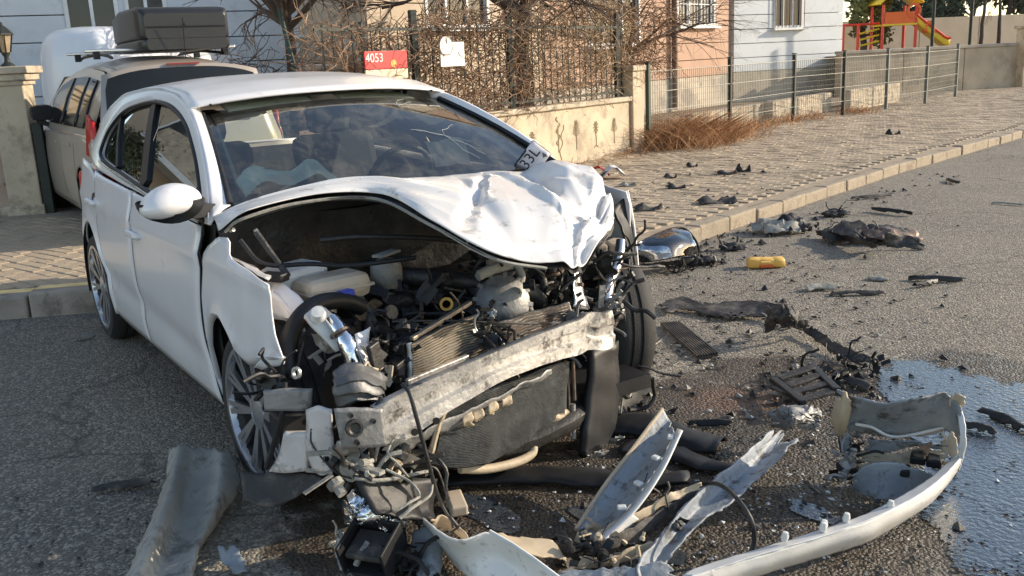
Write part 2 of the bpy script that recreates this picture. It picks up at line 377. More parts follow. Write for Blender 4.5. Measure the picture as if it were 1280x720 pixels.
# ------------------------------------------------------------------ kerb: stones are parts of it
kerb = empty('kerb', (0, 0, 0), kind='structure')
L = [0]
for a, c in zip(KP, KP[1:]): L.append(L[-1]+(c-a).length)
def kat(s):
    for i in range(len(KP)-1):
        if s <= L[i+1]: return KP[i].lerp(KP[i+1], (s-L[i])/(L[i+1]-L[i])), (KP[i+1]-KP[i]).normalized()
    return KP[-1], (KP[-1]-KP[-2]).normalized()
s = .3; PZ = .125
while s < 44:
    ln = .52 if s < 24 else 1.0
    p, d = kat(s+ln/2); inn = Vector((-d.y, d.x, 0))
    w = .26 if p.y < 1 else .15
    c = p+inn*(w/2)
    ang = math.atan2(d.y, d.x)+random.uniform(-.012, .012); Rm = Matrix.Rotation(ang, 3, 'Z') @ Matrix.Rotation(random.uniform(-.01, .01), 3, 'Y')
    h = (PZ+.03 if p.y < 1 else PZ-.008)+random.uniform(-.010, .010); tl = random.uniform(-.03, .03)
    Rm = Rm @ Matrix.Rotation(tl, 3, 'X')
    ks = MB().box(c+inn*random.uniform(-.012, .006)+Vector((0, 0, h/2-.04)), (ln-random.uniform(.006, .016), w, h+.08), Rm).build('kerb_stone', KERBG if p.y < 1.2 else KERB, kerb, bev=.018)
    if p.y < 1: MB().box(c+inn*.055+Vector((0, 0, h+.0005)), (ln-.03, .10, .005), Rm).build('sunlit_kerb_strip', KERBSUN, ks, bev=.001)  # sunlit strip on the kerb top, laid on as colour
    s += ln
# ------------------------------------------------------------------ pavement: bed + pavers
inn = []
for i, p in enumerate(KP):
    d = (KP[min(i+1, len(KP)-1)]-KP[max(i-1, 0)]).normalized(); inn.append(p+Vector((-d.y, d.x, 0))*.12)
back = [p+Vector((-12, -1.5, 0)) for p in inn]
pav = MB().grid([[Vector((q.x, q.y, PZ-.012)) for q in (a.lerp(c, .0), a.lerp(c, .3), c)] for a, c in zip(inn, back)]).build('pavement', SAND_, kind='structure', center=False)
def inner_x(y):
    for a, c in zip(inn, inn[1:]):
        if a.y <= y <= c.y: return a.x+(c.x-a.x)*(y-a.y)/(c.y-a.y)
    return -99
def wall_x(y):
    if y < 3.2: return -7.9+(y+.6)*.40
    return -5.05*.958-.2866*((y+5.05*.2866)/.958) - .06
def project(p):
    q = ROT @ (np.array(p)-CAM); return 640+FPX*q[0]/q[2], 360-FPX*q[1]/q[2], q[2]
pl = []
for i in range(-40, 360):
    for j in range(-95, 10):
        sx = i*.102; tt = j*.202+(.101 if i % 2 else 0)
        c = S(sx, tt)
        xi = inner_x(c.y)
        if c.x > xi-.17 - (.12 if c.y < 1 else 0) or c.x < wall_x(c.y): continue
        u, v, dd = project((c.x, c.y, PZ))
        if not (-60 < u < 1340 and 80 < v < 760) or 120 < u < 640 and v > 150: continue
        pl.append((dd, c, i, j))
pl.sort(key=lambda q: q[0])
AX = Matrix((SD, SN, Vector((0, 0, 1)))).transposed()
def pavb(m_, c):
    Rm = AX @ Matrix.Rotation(random.uniform(-.03, .03), 3, 'Z') @ Matrix.Rotation(random.uniform(-.012, .012), 3, 'X') @ Matrix.Rotation(random.uniform(-.02, .02), 3, 'Y')
    z = PZ-.006+random.uniform(-.004, .004)
    w, l_, e = .0490, .0990, .007
    vs = [Vector((x*w, y*l_, -.03)) for x, y in ((-1, -1), (1, -1), (1, 1), (-1, 1))]+[Vector((x*w, y*l_, 0)) for x, y in ((-1, -1), (1, -1), (1, 1), (-1, 1))]+[Vector((x*(w-e), y*(l_-e), e*.8)) for x, y in ((-1, -1), (1, -1), (1, 1), (-1, 1))]
    fs = [(8, 9, 10, 11)]+[(k, (k+1) % 4, 4+(k+1) % 4, 4+k) for k in range(4)]+[(4+k, 4+(k+1) % 4, 8+(k+1) % 4, 8+k) for k in range(4)]
    return m_.add([c+Vector((0, 0, z))+Rm @ q for q in vs], fs)
shared = []
for k in range(6): shared.append(pavb(MB(), Vector((0, 0, 0))).build('paver', PAVE, pav))
for k, (dd, c, i, j) in enumerate(pl[:300]):
    if k < 6: o = shared[k]
    else: o = shared[k % 6].copy(); COL.objects.link(o)
    o.location = (c.x, c.y, 0)
big = MB()
for dd, c, i, j in pl[300:]:
    if dd < 30: pavb(big, c)
big.build('paver_field', PAVE, pav, kind='stuff')

# ------------------------------------------------------------------ street wall with fence, right of the drive
def wallseg(mb, s0, s1, t0, t1, z0, z1):
    c = S((s0+s1)/2, (t0+t1)/2, (z0+z1)/2); return mb.box(c, (s1-s0, abs(t1-t0), z1-z0), AX)
TW = -4.9
gw = empty('garden_wall', S(6, TW, PZ), 'low cream rendered wall with stencilled trees, beside the brick pavement', 'wall')
wallseg(MB(), 3.3, 9.1, TW-.2, TW, .0, .86).build('wall_body', WALLP, gw, bev=.01)
wallseg(MB(), 3.3, 9.12, TW-.24, TW+.045, .862, .93).build('coping', WALLC, gw, bev=.015)
wallseg(MB(), 3.3, 9.1, TW+.001, TW+.02, .0, .20).build('plinth', WALLC, gw, bev=.008)
STEN = mat('faded_stencil_paint', (.25, .19, .11), .9, 0, .3, 20)
def stencil(s0, kind, hgt):
    m_ = MB(); z0 = .30
    def pt(a, z): return S(s0+a, TW+.004+.0, z0+z*hgt)
    def stroke(pts, w):
        for a, c in zip(pts, pts[1:]):
            m_.bar(pt(*a), pt(*c), w, .004, up=SN)
    stroke([(0, 0), (.005, .25), (-.004, .5), (0, .75)], .012)
    if kind == 0:
        for k in range(7):
            z = .45+k*.07; stroke([(0, z), (.075-.008*k, z+.12)], .007); stroke([(0, z), (-.075+.008*k, z+.12)], .007)
    elif kind == 1:
        for k in range(10):
            a = k/10*2*math.pi; stroke([(0, .72), (.06*math.cos(a), .72+.24*math.sin(a))], .016)
        stroke([(0, .05), (.05, -.04)], .012); stroke([(0, .05), (-.05, -.04)], .012)
    else:
        for k in range(5):
            z = .2+k*.16; sg = 1 if k % 2 else -1; stroke([(0, z), (.045*sg, z+.07), (.02*sg, z+.13)], .02)
    m_.build('tree_stencil', STEN, gw)
for s0, kd, h in [(6.2, 0, .36), (6.78, 1, .34), (7.34, 2, .48), (7.75, 0, .40), (8.22, 1, .36), (8.68, 0, .36), (5.6, 0, .34)]: stencil(s0, kd, h)
# crack
cr = MB(); pts = [S(7.36+.03*math.sin(k*1.7)+.01*k, TW+.003, .16+k*.055) for k in range(10)]
for a, c in zip(pts, pts[1:]): cr.bar(a, c, .014, .004, up=SN)
cr.build('crack', STEN, gw)
ep = empty('gate_pillar', S(9.3, TW, PZ), 'plain cream pillar closing the stencilled wall at the wire fence end', 'pillar')
wallseg(MB(), 9.12, 9.42, TW-.26, TW+.05, .0, 1.28).build('shaft', WALLP, ep, bev=.012)
wallseg(MB(), 9.09, 9.45, TW-.29, TW+.08, 1.282, 1.36).build('cap', WALLC, ep, bev=.012)
# iron fence on the wall
f = empty('iron_fence', S(6, TW-.1, .93), 'black iron bar fence on the stencilled wall, tangled in dry creeper', 'fence')
k = 3.6
FT = TW-.1
while k < 9.1:
    MB().bar(S(k, FT, .93), S(k, FT, 1.95+random.uniform(-.01, .01)), .011, .011).build('bar', FENM, f); k += .13
for z in (1.0, 1.9): MB().bar(S(3.5, FT, z), S(9.1, FT, z), .018, .03).build('rail', FENM, f)
for s0 in (4.9, 6.55, 8.98): MB().bar(S(s0, FT-.02, .93), S(s0, FT-.02, 2.1), .07, .07).build('post', FENM, f)
# ------------------------------------------------------------------ welded wire fence along the playground
wf = empty('wire_fence', S(14, -4.8, PZ), 'long welded wire fence on grey posts beside the brick pavement', 'fence')
FP = [(9.55, -4.86), (12.2, -4.86), (14.8, -4.83), (16.5, -4.5), (18.2, -4.2), (19.95, -3.9), (22.6, -3.95)]
for i, (s0, t0) in enumerate(FP):
    pb = MB(); pb.box(S(s0, t0, .72), (.06, .06, 1.3), AX); pb.build('post', FENM if i in (1, 2, 3) else (POSTG if i == 0 else FENW), wf)
    MB().box(S(s0, t0, 1.385), (.075, .075, .02), AX).build('post_cap', FENM, wf)
wm = MB()
for (s0, t0), (s1, t1) in zip(FP, FP[1:]):
    n_ = int((s1-s0)/.065)
    for q in range(1, n_):
        a = S(s0+(s1-s0)*q/n_, t0+(t1-t0)*q/n_, .25); wm.bar(a, a+Vector((0, 0, 1.02)), .0045, .0045)
    for z in np.arange(.25, 1.3, .1): wm.bar(S(s0, t0, z), S(s1, t1, z), .004, .004)
wm.build('wire_mesh', FENW, wf, kind='stuff')
for (s0, t0), (s1, t1) in zip(FP, FP[1:]):
    for z in (.40, .68, .96, 1.26): MB().bar(S(s0+.02, t0+.02, z), S(s1-.02, t1+.02, z), .006, .008).build('fold_wire', GALV, wf)
lw = empty('low_wall', S(14, -5.4, 0), 'low stained concrete wall behind the wire fence', 'wall')
for s0, s1, t0, h in [(9.6, 11.8, -5.35, .44), (11.8, 14.6, -5.35, .48), (14.6, 17.6, -5.15, .52), (17.6, 20.9, -4.75, .56)]:
    wallseg(MB(), s0, s1-.01, t0-.2, t0, 0, h).build('wall_section', WALLC, lw, bev=.02)
# shaded yard surface behind the fence
MB().grid([[S(s0, -5.6, .14), S(s0, -9.4, .14)] for s0 in (3, 9, 15, 24)]).build('yard', SOIL, kind='structure', center=False)

# ------------------------------------------------------------------ buildings
def facade(name, a, c, H, openings, wm_, label, plank=.40, depth=7, plinth=.9, z0=.1, panes=3):
    a = Vector((a[0], a[1], 0)); c = Vector((c[0], c[1], 0)); e = (c-a).normalized(); W = (c-a).length
    nrm = Vector((e.y, -e.x, 0))
    if nrm.dot(Vector(CAM)-a) < 0: nrm = -nrm
    Rm = Matrix((e, nrm, Vector((0, 0, 1)))).transposed()
    bld = empty(name, (a+c)/2+Vector((0, 0, z0)), label, 'building')
    MB().box((a+c)/2-nrm*(depth/2+.14)+Vector((0, 0, H/2)), (W, depth, H), Rm).build('wall_core', wm_, bld)
    MB().box((a+c)/2-nrm*.05+Vector((0, 0, plinth/2)), (W, .12, plinth-.006), Rm).build('plinth', CONC, bld)
    MB().box((a+c)/2-nrm*(depth/2+.1)+Vector((0, 0, H+.13)), (W+.6, depth+.7, .25), Rm).build('roof', CONC, bld)
    z = plinth
    while z < H-.02:
        zt = min(z+plank, H); segs = [(0, W)]
        for (a0, a1, q0, q1) in openings:
            if q0 < zt-.02 and q1 > z+.02:
                ns = []
                for (x0, x1) in segs:
                    if a1 <= x0 or a0 >= x1: ns.append((x0, x1)); continue
                    if a0 > x0: ns.append((x0, a0))
                    if a1 < x1: ns.append((a1, x1))
                segs = ns
        for x0, x1 in segs:
            p = a+e*((x0+x1)/2)+Vector((0, 0, (z+zt)/2))-nrm*.06+nrm*random.uniform(0, .004)
            MB().box(p, (x1-x0, .12, zt-z-.016), Rm).build('plank', wm_, bld, bev=.006)
        z = zt
    for (a0, a1, q0, q1) in openings:
        w = a1-a0; h = q1-q0; cx = a+e*((a0+a1)/2); t = .06
        wd = MB()
        for (dx, dz, sx, sz) in ((-(w-t)/2, 0, t, h), ((w-t)/2, 0, t, h), (0, (h-t)/2, w-2*t, t), (0, -(h-t)/2, w-2*t, t)):
            wd.box(cx+e*dx-nrm*.03+Vector((0, 0, (q0+q1)/2+dz)), (sx, .10, sz), Rm)
        for k in range(1, panes): wd.box(cx+e*(-w/2+w*k/panes)-nrm*.045+Vector((0, 0, (q0+q1)/2)), (.05, .06, h-2*t), Rm)
        wo = wd.build('window', WFR, bld)
        for k in range(panes):
            x0 = -w/2+t/2+(w-t)*k/panes; x1 = -w/2+t/2+(w-t)*(k+1)/panes
            MB().box(cx+e*((x0+x1)/2)-nrm*.075+Vector((0, 0, (q0+q1)/2)), (x1-x0-.05, .012, h-1.6*t), Rm).build('pane', WGL, wo)
        MB().box(cx+nrm*.05+Vector((0, 0, q0-.03)), (w+.16, .2, .05), Rm).build('sill', WFR, wo)
    return bld, e, nrm, a, Rm
def along(a, c, u, d0=None):  # distance from a along a->c where picture column u meets the facade
    a = Vector((a[0], a[1], 0)); c = Vector((c[0], c[1], 0)); e = (c-a).normalized(); n_ = Vector((e.y, -e.x, 0))
    r = ROT.T @ np.array([(u-640)/FPX, (360-40)/FPX, 1.]); t = (a-Vector(CAM)).dot(n_)/Vector(r).dot(n_)
    return (Vector(CAM+t*r)-a).dot(e)
A0 = PX(0, 100, d=14.2); A1 = PX(405, 85, d=16.2); e_ = (A1-A0).normalized(); A0 = A0-e_*1.3
w = [along(A0, A1, u) for u in (84, 152, 160, 196, 372, 398)]
facade('blue_siding_building', A0, A1, 9.3, [(w[0], w[1], 2.1, 3.7), (w[2], w[3]+.2, 2.5, 3.7), (w[4], w[5], 2.1, 3.3)] + [(1.0+q*2.6, 2.4+q*2.6, 5.7, 7.3) for q in range(2)], SIDB, 'pale blue plank clad building behind the lantern pillar and roof box', panes=2)
TB = -8.9
B0 = S(9.05, TB); B1 = S(12.6, TB-.0)
w = [along(B0, B1, u) for u in (533, 612)]
facade('beige_tone_section', S(7.8, TB), S(12.3, TB), 9.1, [(w[0]+1.25, w[1]+1.25, 2.1, 3.7), (w[0]+1.25, w[1]+1.25, 5.3, 6.9)], SIDG, 'beige toned building section with wide white window behind the white notice board')  # beige beside orange: sun and shade on one front, put into colour
B2 = S(12.32, TB+.02); B3 = S(20.3, TB+.02)
w = [along(B2, B3, u) for u in (846, 893, 735, 800, 905)]
ob = facade('orange_tone_section', B2, S(12.32+w[4]+.25, TB+.02), 9.1, [(w[0], w[1], 2.1, 3.7), (w[2], w[3], 1.7, 2.9), (w[0], w[1], 5.3, 6.9), (w[2], w[3], 5.3, 6.9)], SIDO, 'orange brown clad building with barred white window, beside pale blue house')  # same front continued, its different light put into the siding colour
# downpipe, window bars
q = w[0]-.28
MB().tube([S(12.32+q, TB+.12, .2), S(12.32+q, TB+.12, 9.0)], .07, 10).build('downpipe', BROWN, ob[0], smooth=60)
gr = MB()
for k in range(12):
    sx = 12.32+w[0]+(w[1]-w[0])*k/11; gr.tube([S(sx, TB+.1, 2.1), S(sx, TB+.1, 3.7)], .012, 5)
for z in (2.12, 2.6, 3.2): gr.tube([S(12.32+w[0], TB+.1, z), S(12.32+w[1], TB+.1, z)], .012, 5)
gr.build('window_grille', WFR, ob[0])
C0 = PX(917, 75, d=24.5); C1 = PX(1052, 70, d=26.2)
w = [along(C0, C1, u) for u in (967, 1003)]
cb = facade('pale_blue_house', C0, C1, 8.4, [(w[0], w[1], 2.0, 3.2), (w[0], w[1], 5.2, 6.4)], SIDB, 'pale blue plank clad house between orange toned section and playground', panes=3, plank=.36, plinth=.92)
gr = MB()
for k in range(9):
    x = w[0]+(w[1]-w[0])*k/8; p = cb[3]+cb[1]*x+cb[2]*.06; gr.tube([p+Vector((0, 0, 2.02)), p+Vector((0, 0, 3.2))], .011, 5)
gr.build('window_grille', BROWN, cb[0])
RWALL = mat('beige_stained_concrete', (.50, .41, .30), .9, 0, .25, 1.2, .3, 20, col2=(.36, .29, .21), c2=.55, c2s=1.6)
# retaining wall and raised playground
rw = empty('retaining_wall', PX(1160, 112, z=.15), 'tall grey concrete retaining wall at the far end of the wire fence', 'wall')
r0 = PX(1046, 112, d=25.2); r1 = PX(1272, 107, d=26.6); r0.z = r1.z = 0
ee = (r1-r0).normalized(); nn = Vector((ee.y, -ee.x, 0)); Rw = Matrix((ee, nn, Vector((0, 0, 1)))).transposed(); LW = (r1-r0).length
for k in range(3):
    MB().box(r0+ee*(LW*(k+.5)/3)+Vector((0, 0, .62)), (LW/3-.02, .25, 1.25), Rw).build('wall_panel', RWALL, rw, bev=.015)
MB().box(r0+ee*LW/2+Vector((0, 0, 1.29)), (LW, .33, .08), Rw).build('coping', CONC, rw, bev=.01)
bk = Vector((-.83, .55, 0)).normalized()
MB().grid([[r0+bk*k+Vector((0, 0, 1.2)), r1+ee*6+bk*k+Vector((0, 0, 1.2))] for k in (.1, 12, 40)]).build('playground_ground', SOIL, kind='structure', center=False)
uw = empty('upper_wall', r0+ee*LW*.6+bk*9, 'pale upper wall behind the playground slide', 'wall')
for k in range(4): MB().box(r0+ee*(3+2.6*k)+bk*9+Vector((0, 0, 1.75)), (2.57, .2, 1.1), Rw).build('wall_panel', SIDG, uw, bev=.01)
# white gate pillar at the far right edge
gp = empty('white_pillar', PX(1277, 106, z=.15), 'pale yellow gate pillar with railing at the far right end of pavement', 'pillar')
p = PX(1278, 107, z=.15); p.z = 0
MB().box(p+Vector((0, 0, .85)), (.35, .35, 1.7), Rw).build('shaft', WALLP, gp, bev=.01)
MB().box(p+Vector((0, 0, 1.74)), (.45, .45, .08), Rw).build('cap', WALLC, gp, bev=.01)

# ------------------------------------------------------------------ vegetation
def leaves(m_, c, rad, n_, size, seed=0, cl=9):
    rnd = random.Random(seed); cs = []
    for k in range(cl):
        v = Vector((rnd.gauss(0, 1), rnd.gauss(0, 1), rnd.gauss(0, 1))).normalized()*rnd.uniform(.35, 1)
        cs.append((Vector((v.x*rad[0], v.y*rad[1], v.z*rad[2])), rnd.uniform(.3, .55)))
    for k in range(n_):
        o, rr = rnd.choice(cs); v = Vector((rnd.gauss(0, 1), rnd.gauss(0, 1), rnd.gauss(0, 1))).normalized()*rnd.uniform(.2, 1)*rr
        p = Vector(c)+o+Vector((v.x*rad[0], v.y*rad[1], v.z*rad[2]))
        a = Vector((rnd.gauss(0, 1), rnd.gauss(0, 1), rnd.gauss(0, 1))).normalized(); bb = a.orthogonal().normalized(); s_ = size*rnd.uniform(.6, 1.3)
        m_.add([p-a*s_, p+bb*s_*.45, p+a*s_, p-bb*s_*.45], [(0, 1, 2, 3)])
    return m_
def grow(m_, p, d, ln, r, depth, rnd, droop=0., spread=.6, segs=4, kids=3):
    pts = [p]; rs = [r]; dd = d.copy()
    for k in range(segs):
        dd = (dd+Vector((rnd.gauss(0, .16), rnd.gauss(0, .16), rnd.gauss(0, .12)-droop))).normalized()
        pts.append(pts[-1]+dd*ln/segs); rs.append(r*(1-.45*(k+1)/segs))
    m_.tube(pts, rs, 7 if r > .04 else (5 if r > .012 else 3), cap=False)
    if depth <= 0: return
    for k in range(kids):
        f_ = rnd.uniform(.45, 1.); i = min(int(f_*segs), segs-1); q = pts[i].lerp(pts[i+1], f_*segs-i)
        nd = (dd+Vector((rnd.gauss(0, spread), rnd.gauss(0, spread), rnd.gauss(0, spread*.7)))).normalized()
        grow(m_, q, nd, ln*rnd.uniform(.55, .8), rs[i]*.58, depth-1, rnd, droop*1.3+.01, spread, max(3, segs-1), kids)
def bare_tree(base, h, r, seed, label, crown_len, lean=(0, 0), nb=7, droop=.06, m_=BARK, tw=TWIGD, depth=3, kids=4, up=.35):
    rnd = random.Random(seed); t = empty('bare_tree', base, label, 'tree', 'bare winter trees by the garden wall')
    tb = MB(); pts = [Vector(base)+Vector((lean[0]*k/6+rnd.gauss(0, .02), lean[1]*k/6+rnd.gauss(0, .02), h*k/6)) for k in range(7)]
    pts[0].z -= .1
    tb.tube(pts, [r*(1.25-.12*k)*(1.25 if k == 6 else 1) for k in range(7)], 12); tb.build('trunk', m_, t, smooth=60)
    cb_ = MB()
    for k in range(nb):
        a = 2*math.pi*k/nb+rnd.uniform(-.3, .3)
        grow(cb_, pts[-1]-Vector((0, 0, rnd.uniform(0, h*.12))), Vector((math.cos(a), math.sin(a), rnd.uniform(up, up+.5))).normalized(), crown_len*rnd.uniform(.8, 1.2), r*.5, depth, rnd, droop, .5, 5, kids)
    cb_.build('crown', tw, t)
    return t
p = PX(366, 95, d=12.2); bare_tree((p.x, p.y, .12), 2.15, .10, 3, 'bare pollarded tree with dense dark twigs left of the red street sign', .85, nb=11, droop=.0, depth=3, kids=5, up=.55)
p = PX(656, 128, d=13.9); bare_tree((p.x, p.y, .12), 2.2, .16, 11, 'thick dark tree trunk with gnarled twigs rising behind the stencilled wall', 1.5, nb=9, droop=.02, depth=3, kids=5, up=.30)
p = PX(790, 60, d=15.2); bare_tree((p.x, p.y, .12), 1.5, .06, 21, 'slender bare tree behind the right end of the iron fence', 1.1, nb=8, droop=.015, depth=3, kids=4, up=.4)
# creeper on the fence
def creeper(s0, s1, n_, seed, label, z0=.9, z1=2.1, m_=TWIGL, depth=.35):
    rnd = random.Random(seed); b_ = MB()
    for k in range(n_):
        p = S(rnd.uniform(s0, s1), TW-.1+rnd.uniform(-depth, .12), rnd.uniform(z0, z1)); d = Vector((rnd.gauss(0, 1), rnd.gauss(0, 1), rnd.gauss(0, .7))).normalized()
        pts = [p]
        for q in range(5):
            d = (d+Vector((rnd.gauss(0, .4), rnd.gauss(0, .4), rnd.gauss(-.08, .35)))).normalized(); pts.append(pts[-1]+d*rnd.uniform(.05, .12))
        b_.tube(pts, [.006, .006, .005, .005, .004, .002], 3, cap=False)
    return b_.build('creeper', m_, None, label, 'creeper', 'dry creepers on the iron fence', kind='thing')
creeper(3.4, 5.3, 560, 1, 'brown leafless creeper tangled round the red street sign', z0=1.0, z1=2.0, m_=TWIG)
creeper(5.1, 6.8, 900, 2, 'dense reddish dry creeper around the white notice board', m_=TWIG, z0=.85, z1=2.1)
creeper(6.8, 9.2, 1000, 3, 'pale dry creeper over the fence above the stencilled trees', z0=1.0, z1=2.3)
creeper(9.0, 10.6, 420, 4, 'loose dry creeper hanging over the end pillar', z0=1.25, z1=2.2, m_=TWIG)
p = PX(330, 85, d=12.6)
b_ = MB(); rnd = random.Random(9)
for k in range(420):
    q = Vector((p.x, p.y, 1.3))+Vector(e_)*rnd.uniform(-.8, 1.5)+Vector((rnd.uniform(-.4, .4), rnd.uniform(-.4, .4), rnd.uniform(-.7, .45))); d = Vector((rnd.gauss(0, 1), rnd.gauss(0, 1), rnd.gauss(0, .5))).normalized(); pts = [q]
    for w_ in range(5): d = (d+Vector((rnd.gauss(0, .3), rnd.gauss(0, .3), rnd.gauss(0, .3)))).normalized(); pts.append(pts[-1]+d*.1)
    b_.tube(pts, .005, 3, cap=False)
b_.build('bare_shrub', TWIGD, None, 'dark bare shrub behind the car with the roof box', 'shrub', kind='thing')
# dry bush and weeds
def tuft(b_, p, n_, h, sp, rnd):
    for k in range(n_):
        a = rnd.uniform(0, 6.28); d = Vector((math.cos(a)*sp, math.sin(a)*sp, 1)).normalized(); q = p+Vector((rnd.gauss(0, sp*.3), rnd.gauss(0, sp*.3), 0)); hh = h*rnd.uniform(.5, 1.2)
        pts = [q, q+d*hh*.5, q+d*hh+Vector((math.cos(a), math.sin(a), -.3))*hh*.25]
        b_.tube(pts, [.006, .004, .002], 3, cap=False)
        if rnd.random() < .7:
            for w_ in range(2):
                e2 = pts[1]+Vector((rnd.gauss(0, .08), rnd.gauss(0, .08), rnd.uniform(.0, .12))); b_.tube([pts[1], e2], [.003, .002], 3, cap=False)
rnd = random.Random(5); b_ = MB()
for k in range(140):
    q = rnd.choice((9.75, 10.1, 10.5, 10.9, 11.4)); tuft(b_, S(q+rnd.gauss(0, .17), -4.70+rnd.gauss(0, .16), PZ), 13, rnd.uniform(.30, .78)*(1 if q < 11 else .6), .95, rnd)
b_.build('dry_bush', DRYG, None, 'orange brown dry bush at the foot of the first wire fence panel', 'bush', kind='thing')
b_ = MB()
for k in range(44):
    s0 = rnd.choice((12.6, 13.1, 13.8, 14.6, 15.5, 17))+rnd.gauss(0, .2); t0 = -4.86+max(0, s0-15)*.2
    tuft(b_, S(s0, t0+rnd.uniform(-.1, .22), PZ), 9, rnd.uniform(.08, .26), .6, rnd)
for k in range(40): tuft(b_, S(4+rnd.random()*5.4, TW+.05+rnd.random()*.15, PZ), 5, rnd.uniform(.04, .1), .7, rnd)
b_.build('dry_weeds', DRYG, kind='stuff', center=False)
# far trees
def leafy(u, v, d, h, rad, seed, label, m_=GREENL, n_=1500, size=.16, cl=12, tr=.12, z0=1.1):
    p = PX(u, v, d=d); base = Vector((p.x, p.y, z0)); t = empty('leafy_tree', base, label, 'tree', 'trees beyond the playground')
    tb = MB(); pts = [base+Vector((random.gauss(0, .05), random.gauss(0, .05), h*k/5)) for k in range(6)]; tb.tube(pts, [tr*(1.1-.14*k) for k in range(6)], 9)
    rr = random.Random(seed)
    for k in range(7): grow(tb, pts[2+k % 4], Vector((rr.gauss(0, 1), rr.gauss(0, 1), .7)).normalized(), rad[0]*.9, tr*.4, 1, rr)
    tb.build('trunk', BARK, t)
    leaves(MB(), base+Vector((0, 0, h)), rad, n_, size, seed, cl).build('crown', m_, t)
leafy(1078, 60, 33, 1.6, (.9, .9, 1.7), 1, 'olive green narrow tree beside pale blue house', GREENY, 1500, .13)
leafy(1128, 60, 40, 1.9, (2.1, 1.7, 1.8), 2, 'broad grey green tree directly behind the slide tower', GREENL, 2600, .15, 16)
leafy(1176, 60, 41, 1.9, (1.1, 1.2, 1.8), 3, 'grey green tree right of the slide, in front of pale sky', GREENL, 1900, .15, 14)
leafy(1216, 60, 46, 2.2, (.8, .8, .7), 6, 'small distant tree under the patch of white sky', GREENL, 800, .14, 9)
leafy(1258, 60, 38, 2.7, (1.2, 1.5, 1.5), 4, 'large dark tree at the top right corner', GREENL, 2300, .15, 14)
for u, d, sd, lb in [(1226, 33, 5, 'thin bare sapling before the white sky patch'), (1246, 34, 8, 'thin bare sapling nearest the far right pillar')]:
    p = PX(u, 66, d=d); t = bare_tree((p.x, p.y, 1.15), 2.4, .06, sd, lb, 1.2, nb=5, depth=2, kids=3); t['group'] = 'thin saplings by the upper wall'
# thin poles in front of the upper wall
for u, sd, lb in [(1211, 1, 'thin dark pole on the retaining wall, right of slide foot'), (1164, 2, 'thin dark pole rising through the slide')]:
    p = PX(u, 70, d=26.0); MB().tube([(p.x, p.y, 1.25), (p.x, p.y, 3.6)], .045, 8).build('thin_pole', FENM, None, lb, 'pole', 'thin dark poles on the retaining wall', smooth=60)
# neighbouring block down the street: it stands outside the view and shows in the car's side windows
nb = facade('apartment_block', (-21.5, -3.2), (-16.5, -19), 13.5, [(1.0+3.1*i, 2.6+3.1*i, 1.3+2.9*k, 2.9+2.9*k) for i in range(5) for k in range(4)], SIDG, 'tall cream apartment block with balconies down the street', plank=2.9, panes=2)
for k in range(1, 4):
    for i in range(3):
        p = nb[3]+nb[1]*(2.6+5.2*i)+nb[2]*.65+Vector((0, 0, .95+2.9*k))
        bl = MB().box(p, (2.6, 1.2, .14), nb[4]).build('balcony', WFR, nb[0]); MB().box(p+nb[2]*.57+Vector((0, 0, .5)), (2.6, .06, .85), nb[4]).build('parapet', WALLC, bl)
p = PX(-40, 60, d=16); q = Vector((-15.5, -4.6, .1))
for k, (x, y, h, rr, lb) in enumerate([(-15.5, -3.0, 2.3, 1.0, 'round evergreen in front of the tall cream block')]):
    t = empty('evergreen_tree', (x, y, .1), lb, 'tree', 'evergreens down the street'); MB().tube([(x, y, 0), (x, y, h)], .13, 8).build('trunk', BARK, t)
    leaves(MB(), (x, y, h), (rr, rr, rr*1.1), 9000, .055, 50+k, 22).build('crown', GREENL, t)
# ------------------------------------------------------------------ the wrecked white car: world axes are its axes (x ahead, y to its left)
car = empty('wrecked_car', (-1.2, 0, 0), 'white hatchback with smashed open front end, facing the camera', 'car')
def zbelt(x): return .965+(-.45-x)*.031 if x > -2.2 else 1.019+(-2.2-x)*.055
def wplan(x):
    if x > 0: return 1-.05*(x/.5)**2
    if x > -2.1: return 1
    return 1-.085*((-2.1-x)/1.3)**2
def ybody(x, z):
    k = wplan(x)
    if z > .62: t = (z-.62)/.36; y = .905-.035*t**2 + .012*math.exp(-((z-.86)/.035)**2)
    else: t = (.62-z)/.40; y = .905-.035*t**2
    # pressed sill line
    y += -.014*math.exp(-((z-.40-(-x-.4)*.035)/.06)**2)*max(0, min(1, (-x-.3)*2))
    return y*k
def ygh(x, z): return (.868-.50*max(0, z-.985)-.16*max(0, z-1.25)**1.5)*wplan(x) - (.05*max(0, -2.6-x))
def zroof(x):
    return float(np.interp(-x, [1.0, 1.2, 1.5, 1.8, 2.1, 2.4, 2.7, 3.0, 3.2], [1.36, 1.415, 1.45, 1.468, 1.468, 1.455, 1.425, 1.36, 1.29]))
SILL = .235
def fx(f, z): return f(z) if callable(f) else f
def doorpatch(name, xl, xr, zb, zt, side, m_=PAINT, nu=22, nv=22, label=None):
    P = []
    for i in range(nu):
        u = i/(nu-1); col_ = []
        for j in range(nv):
            v = j/(nv-1); x = fx(xl, .6)*(1-u)+fx(xr, .6)*u
            for _ in range(3):
                z = zb+(zt(x)-zb)*v; x = fx(xl, z)*(1-u)+fx(xr, z)*u
            y = ybody(x, z)
            if i in (0, nu-1) or j in (0,): y -= .006
            col_.append(Vector((x, -side*y, z)))
        P.append(col_)
    return MB().grid(P).build(name, m_, car, smooth=35, th=.012, off=1 if side < 0 else -1)
def rdx(z):
    c = .43**2-(z-.33)**2
    return -2.7+math.sqrt(max(c, .0)) if z < .60 else -2.36-(z-.60)*.30
